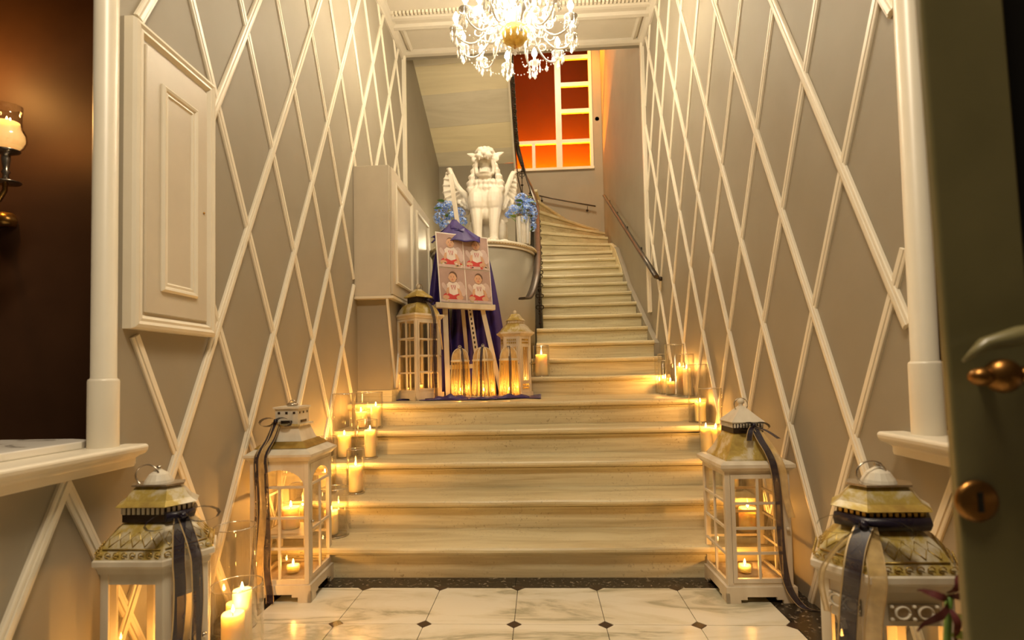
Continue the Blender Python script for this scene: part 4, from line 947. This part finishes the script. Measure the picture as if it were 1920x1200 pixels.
# photo board
pb=thing('photo_board','white photo board with four pictures of a baby, standing on the easel','poster',(-.90,4.85,1.762))
o=Vector((-.90,4.85,1.762)); TL,TR,BL,BR=[Vector(q)-o for q in ((-.940,4.87,2.428),(-.486,5.17,2.430),(-.898,4.84,1.762),(-.444,5.14,1.764))]
nf=(BR-BL).cross(TL-BL).normalized(); nf=nf if nf.y<0 else -nf
BP=lambda u,v,h:(BL*(1-u)+BR*u)*(1-v)+(TL*(1-u)+TR*u)*v+nf*h
mb=MB(); mb.loft([[tuple(BP(u,v,-.008)) for u,v in ((0,0),(1,0),(1,1),(0,1))],[tuple(BP(u,v,0)) for u,v in ((0,0),(1,0),(1,1),(0,1))]]); mb.build('panel','board',pb)
def pict(u0,u1,v0,v1,variant,seed):
    r=random.Random(seed); mb=MB(); mats=['pk_bg','pk_wing','pk_skin','pk_hair','pk_shirt','pk_red','pk_mark','pk_food','pk_dark']; lay=[0]
    def pg(pts,m_):
        lay[0]+=1; h=.0006+.00022*lay[0]; cl=[(min(1,max(0,a)),min(1,max(0,b_))) for a,b_ in pts]
        mb.add([tuple(BP(u0+(u1-u0)*a,v0+(v1-v0)*b_,h)) for a,b_ in cl],[list(range(len(pts)))],m_)
    def el(cx_,cy_,rx,ry,m_,n=18,rot=0): pg([(cx_+rx*cos(2*PI*k/n)*cos(rot)-ry*sin(2*PI*k/n)*sin(rot),cy_+rx*cos(2*PI*k/n)*sin(rot)+ry*sin(2*PI*k/n)*cos(rot)) for k in range(n)],m_)
    pg([(0,0),(1,0),(1,1),(0,1)],0)
    cx_=.5 if variant else .55; 
    for k in range(5): el(cx_+.22+.05*k,.50+.035*k-.02*k*k,.09,.13,1,12,-.5)
    for k in range(3): el(cx_-.28-.04*k,.40+.04*k,.07,.10,1,12,.5)
    el(cx_-.05,.18,.36,.12,5,20); el(cx_+.24,.15,.14,.07,2); el(cx_-.30,.15,.13,.06,2)
    pg([(cx_-.20,.52),(cx_-.29,.30),(cx_-.26,.22),(cx_-.19,.26),(cx_-.12,.48)],2); pg([(cx_+.18,.52),(cx_+.30,.32),(cx_+.33,.20),(cx_+.24,.20),(cx_+.12,.46)],2)
    pg([(cx_-.15,.60),(cx_-.25,.52),(cx_-.22,.42),(cx_-.16,.45),(cx_-.17,.26),(cx_,.21),(cx_+.18,.26),(cx_+.16,.44),(cx_+.23,.40),(cx_+.27,.50),(cx_+.14,.61),(cx_,.57)],4)
    hy=.73
    el(cx_+.02,hy+.035,.165,.155,3) if variant!=2 else el(cx_+.01,hy+.03,.15,.14,3)
    el(cx_-.005,hy,.150,.135,2); el(cx_-.155,hy-.005,.02,.03,2,8); el(cx_+.14,hy-.005,.02,.03,2,8)
    for s in (-1,1): el(cx_-.01+s*.05,hy+.015,.014,.010,8,8); el(cx_-.01+s*.05,hy+.04,.022,.005,3,8)
    el(cx_-.012,hy-.02,.013,.014,5 if False else 6,8); el(cx_-.012,hy-.062,.034,.010,5,10)
    for row,(a,b_,y_) in enumerate(((-.075,.075,.47),(-.05,.05,.405))):
        n=3 if row==0 else 2
        for q in range(n):
            x_=cx_+a+(b_-a)*q/(n-1)
            pg([(x_-.022,y_+.03),(x_+.022,y_+.03),(x_+.022,y_+.018),(x_-.022,y_+.018)],6); pg([(x_-.008,y_+.03),(x_+.008,y_+.03),(x_+.004,y_-.022),(x_-.010,y_-.022)],6)
            pg([(x_-.022,y_-.022),(x_+.018,y_-.022),(x_+.018,y_-.010),(x_-.022,y_-.010)],6)
    pg([(0,0),(1,0),(1,.07),(.6,.09),(0,.08)],1)
    if variant==2:
        for k in range(14): el(r.uniform(.08,.95),r.uniform(.02,.12),r.uniform(.02,.06),r.uniform(.012,.03),r.choice((7,7,8,4,5)),9)
    else:
        for k in range(4): el(r.uniform(.1,.4),r.uniform(.03,.09),.03,.02,7,9)
    mb.build('photograph',mats,pb)
pict(.018,.492,.505,.985,2,1); pict(.508,.985,.505,.985,2,2); pict(.018,.492,.012,.492,1,3); pict(.508,.985,.012,.492,1,4)
# satin cloth
cl=thing('satin_cloth','dark indigo satin cloth draped over the easel and pooled on the landing','cloth',(-.66,5.0,ZL))
O=Vector((-.66,5.0,ZL))
def sheet(nu,nv,f,name='drape',m_='satin',th=.004):
    mb=MB(); vs=[];fs=[]
    for j in range(nv+1):
        for i in range(nu+1): vs.append(tuple(Vector(f(i/nu,j/nv))-O))
    for j in range(nv):
        for i in range(nu): a=j*(nu+1)+i; fs.append((a,a+1,a+nu+2,a+nu+1))
    mb.add(vs,fs,0,True); o=mb.build(name,m_,cl); s=o.modifiers.new('thickness','SOLIDIFY'); s.thickness=th; s.offset=0; return o
def lerp(a,b,t): return a+(b-a)*t
# gathered cap round the mast, spreading over the board top
def cap(u,v):
    a=-PI*1.0+2*PI*u; r=.018+.165*v**1.3; cxm=-.800+.030*v
    f_=.005*sin(11*a+5*v)*v
    x=cxm+(r+f_)*cos(a)*1.25+.0*v; y=5.11-.09*v+ (r*.55+f_)*sin(a)*.75+.16*(x-cxm)*v; z=2.60-.20*v-.05*v*v*abs(cos(a))*0+.008*sin(7*a)*v-.045*v*v*(1 if sin(a)<0 else 0)
    return (x,y,z)
sheet(48,14,cap,'cap')
def foldband(u,v): # diagonal wrap folds
    a=PI+PI*u; z=2.50-.02*u+.035*v
    r=.075-.02*v
    return (-.765+r*cos(a)*1.25,5.075+r*.75*sin(a),z+.012*sin(3*a+v*3))
for kk in range(3):
    sheet(16,4,lambda u,v,kk=kk:(lambda p:(p[0]+.012*kk,p[1]-.0-.006*kk,p[2]-.038*kk+.02*u*(1 if kk%2 else -1)))(foldband(u,v)),'fold')
def left(u,v):
    z=lerp(2.40,ZL+.02,v); w_=lerp(.06,.30,v**.7); x=lerp(-.925,-1.03+.06*v,v**.6)+w_*(u-.5)*1.05; y=5.16+.035*sin(u*15+2*v)*(.4+v)-.05*v
    return (x,y,z)
sheet(40,18,left)
def back(u,v):
    z=lerp(2.30,ZL+.015,v); x=lerp(-.86,-.20,u)*1.0+.05*(u-.5)*v; x=lerp(lerp(-.80,-.50,u),lerp(-.93,-.27,u),v**.8); y=5.27+.035*sin(u*26+1.5*v)
    return (x,y,z)
sheet(64,14,back)
def pool(u,v):
    x=lerp(-1.24,.0,u); y=lerp(4.47+.05*sin(9*u+1)+.03*sin(23*u),5.30,v)
    e=min(v,.12)/.12
    z=ZL+.006+.010*e*abs(sin(u*31+3*v)*sin(v*13+u*9)); 
    return (x,y,z)
sheet(70,24,pool,'pooled_hem',th=.003)
for (xa,ya,xb,yb_,h) in ((-.90,4.50,-.62,4.53,.035),(-.42,4.43,-.10,4.60,.030),(-.60,4.43,-.36,4.42,.018)):
    sheet(24,6,lambda u,v:(lerp(xa,xb,u)+.01*sin(8*v+9*u),lerp(ya,yb_,u)+(v-.5)*.085+.015*sin(u*9),ZL+.008+h*sin(PI*v)*(sin(PI*u)**.5)*(1+.3*sin(u*17))),'fold',th=.003)
# ================================================================ RAILINGS
rl=thing('stair_balustrade','wrought iron balustrade with bronze handrail curling around the inner stair well','railing',(0,0,0))
hr=[(-.155,4.98,1.80),(-.10,5.10,1.82),(-.055,5.28,1.93),(-.02,5.50,2.10),(-.005,5.75,2.26),(.0,6.1,2.47),(.0,6.6,2.76),(.0,7.2,3.10),(.0,7.8,3.44),(-.0,8.1,3.62),(-.03,8.27,3.83),(-.09,8.38,4.05),(-.17,8.42,4.28),(-.24,8.36,4.50),(-.285,8.2,4.66),(-.30,7.8,4.86),(-.30,7.2,5.12),(-.30,6.7,5.35),(-.30,6.25,5.56)]
P=smooth(hr,5); mb=MB(); rings=[]
for k,p in enumerate(P):
    tv=(Vector(P[min(k+1,len(P)-1)])-Vector(P[max(k-1,0)])).normalized(); s=Vector((tv.y,-tv.x,0)).normalized() if abs(tv.z)<.999 else Vector((1,0,0)); n_=s.cross(tv).normalized(); p=Vector(p)
    rings.append([tuple(p+s*a+n_*b_) for a,b_ in ((-.036,-.010),(.036,-.010),(.040,.002),(.028,.012),(-.028,.012),(-.040,.002))])
mb.loft(rings,0,True); mb.build('handrail','rail',rl)
low=[(.012,y2(k)+.12,k*R_+.10) for k in range(9,17)]
mb=MB(); mb.tube(low+[(-.02,8.25,3.25),(-.10,8.38,3.55),(-.2,8.40,3.8),(-.28,8.25,4.15),(-.30,7.8,4.45),(-.30,7.0,4.80),(-.30,6.3,5.1)],.009,6); mb.build('lower_rail','iron',rl)
def baluster(x,y,z0,z1):
    mb=MB(); mb.tube([(x,y,z0),(x,y,z1)],.0075,6); h=z1-z0
    for f,rr_ in ((.08,.017),(.2,.022),(.34,.015),(.5,.024),(.66,.015),(.8,.022),(.93,.016)):
        mb.ball((x,y,z0+h*f),(rr_,rr_,.014),8,0,5)
    for s in (-1,1):
        for f in (.28,.72): mb.torus((x,y+s*.035,z0+h*f),.030,.005,'x',14,5).torus((x+s*.022,y,z0+h*f),.022,.006,'y',12,5)
        mb.torus((x,y+s*.030,z0+h*.5),.022,.004,'x',12,5)
    mb.build('baluster','iron',rl)
for k in range(9,17):
    y=y2(k)+.13; i=min(range(len(P)),key=lambda q:abs(P[q][1]-y)+(9 if q>48 else 0)); baluster(.012,y,k*R_,P[i][2]-.006)
for (x,y,z0,z1) in ((-.10,8.38,3.35,4.08),(-.22,8.37,3.70,4.44)): baluster(x,y,z0,z1)
for k in range(9):
    y=8.0-k*.20; i=min(range(50,len(P)),key=lambda q:abs(P[q][1]-y)); baluster(-.30,y,4.46+(8.2-y)*SL,P[i][2]-.005)
# rosette panel near the turn
mb=MB(); mb.torus((-.10,8.0,3.60),.09,.010,'y',20,6,sq=1.45).torus((-.10,8.0,3.62),.045,.008,'y',16,6,sq=1.3); mb.ball((-.10,8.0,3.62),(.02,.02,.03)); mb.tube([(-.10,8.0,3.02),(-.10,8.0,3.47)],.01,6); mb.tube([(-.19,8.0,3.36),(-.19,8.0,3.52)],.008,6); mb.tube([(-.01,8.0,3.36),(-.01,8.0,3.52)],.008,6); mb.build('scroll_panel','iron',rl)
def wallrail(pts,posts,nx,ny,label):
    t=thing('wall_handrail',label,'handrail',(0,0,0)); mb=MB(); mb.tube(pts,.030 if nx else .018,8,flat=.7); mb.build('rail','rail',t)
    for x,y,z in posts:
        b_=MB(); b_.tube([(x,y,z),(x+nx*.35*.0,y+ny*0,z-.03),(x+nx*.03,y+ny*.03,z-.065),(x+nx*.068,y+ny*.068,z-.065)],.006,6); b_.ball((x+nx*.068,y+ny*.068,z-.065),(.006 if nx else .028,.006 if ny else .028,.028),10,0,5) if False else b_.ball((x+nx*.066,y+ny*.066,z-.065),.024,10,0,6)
        b_.build('bracket','iron',t)
A=Vector((1.17,5.36,2.03)); B=Vector((1.175,9.3,4.16))
wallrail([tuple(A)]+[tuple(A.lerp(B,k/6)) for k in range(1,6)]+[tuple(B)],[tuple(A.lerp(B,f)) for f in (.03,.28,.52,.74,.95)],1,0,'bronze handrail on iron brackets along the right stairwell wall')
wallrail([(-.05,9.88,4.42),(.3,9.88,4.33),(.7,9.88,4.24),(1.09,9.88,4.155)],[(.94,9.88,4.165),(.1,9.88,4.38)],0,1,'short handrail fixed to the back stairwell wall')
o=MB().lathe([(.0008,-.03),(.022,-.03),(.036,-.018),(.040,0),(.0008,0)],n=18).build('wall_boss','iron'); o.rotation_euler=(-PI/2,0,0); o.location=(1.168,YB-.0,5.83); o.scale=(1,1,-1)
tag(o,'small round dark knob on the back wall right of the amber window','wall fitting')
# ================================================================ CHANDELIER
ch=thing('crystal_chandelier','large lit crystal chandelier with golden bowl hanging from the ceiling','chandelier',(-.14,4.10,3.74))
MB().lathe([(.0008,-.075),(.04,-.068),(.08,-.045),(.108,-.012),(.120,.02),(.115,.038),(.0008,.042)],n=28).build('bowl','goldbowl',ch)
MB().lathe([(.0008,-.105),(.010,-.10),(.014,-.088),(.008,-.074)],n=12).build('bowl_finial','brass',ch)
MB().lathe([(.03,.04),(.05,.08),(.075,.14),(.06,.2),(.03,.26),(.045,.33),(.07,.38),(.04,.46),(.02,.55),(.03,.65),(.015,.75),(.012,1.06)],n=16).build('stem','crystal',ch)
MB().lathe([(.0008,1.07),(.05,1.08),(.08,1.115),(.0008,1.119)],n=20).build('ceiling_rose','brass',ch)
drop=MB()
drop.loft([[(r*cos(PI/4*k),r*sin(PI/4*k)*.6,z) for k in range(8)] for r,z in ((.0006,0),(.0045,-.006),(.0006,-.012))],0); drop.loft([[(r*cos(PI/4*k),r*sin(PI/4*k)*.6,z) for k in range(8)] for r,z in ((.0006,-.013),(.0048,-.019),(.0006,-.026))],0)
drop.loft([[(r*cos(PI/4*k),r*sin(PI/4*k)*.55,z) for k in range(8)] for r,z in ((.0006,-.027),(.0065,-.042),(.0125,-.062),(.0115,-.070),(.0006,-.082))],0)
d0=drop.build('crystal_drop','crystal',ch,(0,0,-.076)); dn_=1
def adddrop(p,s=1,par=None):
    global dn_
    o=d0.copy(); COL.objects.link(o); o.location=p; o.rotation_euler=(0,0,rnd.uniform(0,6)); o.scale=(s,s,s); dn_+=1
arm0=None
def arm(R,zc,a,zr,first=None):
    c,s=cos(a),sin(a); P2=lambda r,z:(r*c,r*s,z)
    mb=MB(); mb.tube(smooth([P2(.07,zr+.06),P2(R*.35,zr+.12),P2(R*.52,zr-.01),P2(R*.72,zc-.10),P2(R*.93,zc-.075),P2(R,zc-.012)],4),.008,6)
    ar=mb.build('arm','crystal',ch)
    MB().torus((R*.45*c,R*.45*s,zr+.045),.045,.006,'y' if abs(s)<.7 else 'x',14,6).torus((R*.62*c,R*.62*s,zr+.01),.03,.005,'y' if abs(s)<.7 else 'x',12,6).build('scroll','crystal',ar)
    MB().lathe([(.006,zc-.025),(.012,zc-.018),(.03,zc-.008),(.050,zc+.006),(.052,zc+.010),(.030,zc-.001),(.010,zc+.003)],(R*c,R*s,0),18).build('bobeche','crystal',ar)
    MB().lathe([(.011,zc),(.012,zc+.004),(.012,zc+.062),(.0008,zc+.064)],(R*c,R*s,0),10).build('candle_sleeve','wax',ar)
    MB().lathe([(.010,zc+.062),(.022,zc+.080),(.024,zc+.096),(.015,zc+.122),(.0008,zc+.146)],(R*c,R*s,0),10).build('bulb','bulb',ar)
    for k in range(8):
        b=a+k*PI/4; adddrop((R*c+.047*cos(b),R*s+.047*sin(b),zc+.006),rnd.uniform(.9,1.2))
    adddrop((R*.72*c,R*.72*s,zc-.108),1.1); adddrop((R*c,R*s,zc-.025),1.35)
for k in range(12): arm(.455,.02,2*PI*(k+.35)/12,.0)
for k in range(6): arm(.27,.20,2*PI*(k+.1)/6,.2)
for k in range(14):
    a=2*PI*k/14; adddrop((.112*cos(a),.112*sin(a),.03),1.15)
mb=MB()
for k in range(12):
    a=2*PI*(k+.35)/12; b=2*PI*(k+1.35)/12
    for q in range(1,8):
        f=q/8; x=lerp(.44*cos(a),.44*cos(b),f); y=lerp(.44*sin(a),.44*sin(b),f); z=.0-.075*4*f*(1-f)-.0; mb.ball((x,y,z),.0062,6,0,4)
    for q in range(1,10):
        f=q/10; r=lerp(.11,.42,f); mb.ball((r*cos(a+.12),r*sin(a+.12),.02-.10*4*f*(1-f)),.0062,6,0,4)
mb.build('bead_garland','crystal',ch)['kind']='stuff'
# ================================================================ ENTRANCE DOOR, PLANT
dr=struct(thing('door_1',None,None,(.622,.82,0))); dr.rotation_euler=(0,-.0225,0)
o=MB(); o.box(0,0,.01,.118,.016,2.9); o.box(.118,0,.01,.9,.045,.72); o.box(.118,0,2.7,.9,.045,2.9); o.box(.78,0,.72,.9,.045,2.7); bevel(o.build('door_leaf','doorp',dr),.004,2)
MB().box(.118,.018,.72,.78,.028,2.7).build('dark_panel','black',dr)
o=MB()
for z0 in (0,): o.lathe([(.0008,0),(.030,0),(.030,.004),(.024,.008),(.0008,.009)],n=24)
e1=o.build('keyhole_plate','darkbrass',dr,(.022,-.0005,.905),(PI/2,0,0))
MB().box(-.0035,-.014,.0085,.0035,.014,.0105).build('keyhole','black',e1)
h=MB(); h.ball((0,-.035,0),(.024,.020,.024),16,0,10); h.lathe([(.0008,0),(.030,0),(.028,.006),(.012,.010),(.010,.026)],n=18) if False else None
h.tube([(0,0,0),(0,-.03,0)],.010,10); h.ball((-.028,-.035,0),(.017,.014,.013),12,0,8); h.ball((.040,-.035,0),(.024,.016,.014),12,0,8); h.tube([(-.03,-.035,0),(.10,-.035,-.002)],[.008,.009],10); h.ball((.10,-.035,0),(.016,.013,.012),12,0,8)
h.build('door_handle','darkbrass',dr,(.045,0,1.085))
k_=MB(); k_.tube([(-.03,0,0),(.0,0,.022),(.05,0,.032),(.12,0,.036)],[.003,.012,.018,.02],10,flat=.8); k_.build('cover_plate','doorp',dr,(.028,-.03,1.108))
p_=thing('potted_plant','potted plant with yellow-green leaves and dark red blossom beside the door','plant',(.69,1.0,0)); p_.scale=(1.12,1.12,1.075)
MB().lathe([(.0008,0),(.08,0),(.11,.20),(.115,.22),(.10,.22),(.09,.19),(.0008,.185)],n=24).build('pot','pot',p_)
MB().lathe([(.0008,.186),(.088,.186)],n=18).build('soil','rubber',p_)
MB().tube(smooth([(0,0,.18),(.01,.0,.35),(-.01,-.02,.5),(-.005,-.03,.66)]),.005,6).build('stem','leafg',p_)
for i,(z,a,l,m_,up_) in enumerate(((.66,-.4,.07,'redleaf',.3),(.655,2.6,.05,'redleaf',.6),(.665,1.2,.05,'redleaf',.9),(.65,-2.6,.055,'redleaf',-.6),(.645,-1.4,.05,'redleaf',-.9),(.63,.1,.09,'yleaf',-.1),(.60,-.2,.09,'yleaf',.25),(.56,.0,.10,'yleaf',-.5),(.52,2.8,.09,'yleaf',.0),(.50,.5,.1,'leafg',.3),(.45,-2.4,.12,'leafg',.4),(.42,.9,.12,'yleaf',.5),(.40,-.6,.12,'leafg',.5))):
    d=Vector((cos(a),-.25*abs(sin(a)),up_)).normalized(); sd=d.cross(Vector((0,1,0))).normalized(); b0=Vector((-.008,-.03,z))
    MB().strip([tuple(b0+d*l*k/5+Vector((0,-.01*sin(k),-.015*(k/5)**2))) for k in range(6)],[.004,.5*l*.4,.62*l*.4,.55*l*.4,.3*l*.4,.003],tuple(sd)).build('petal' if m_=='redleaf' else 'leaf',m_,p_)
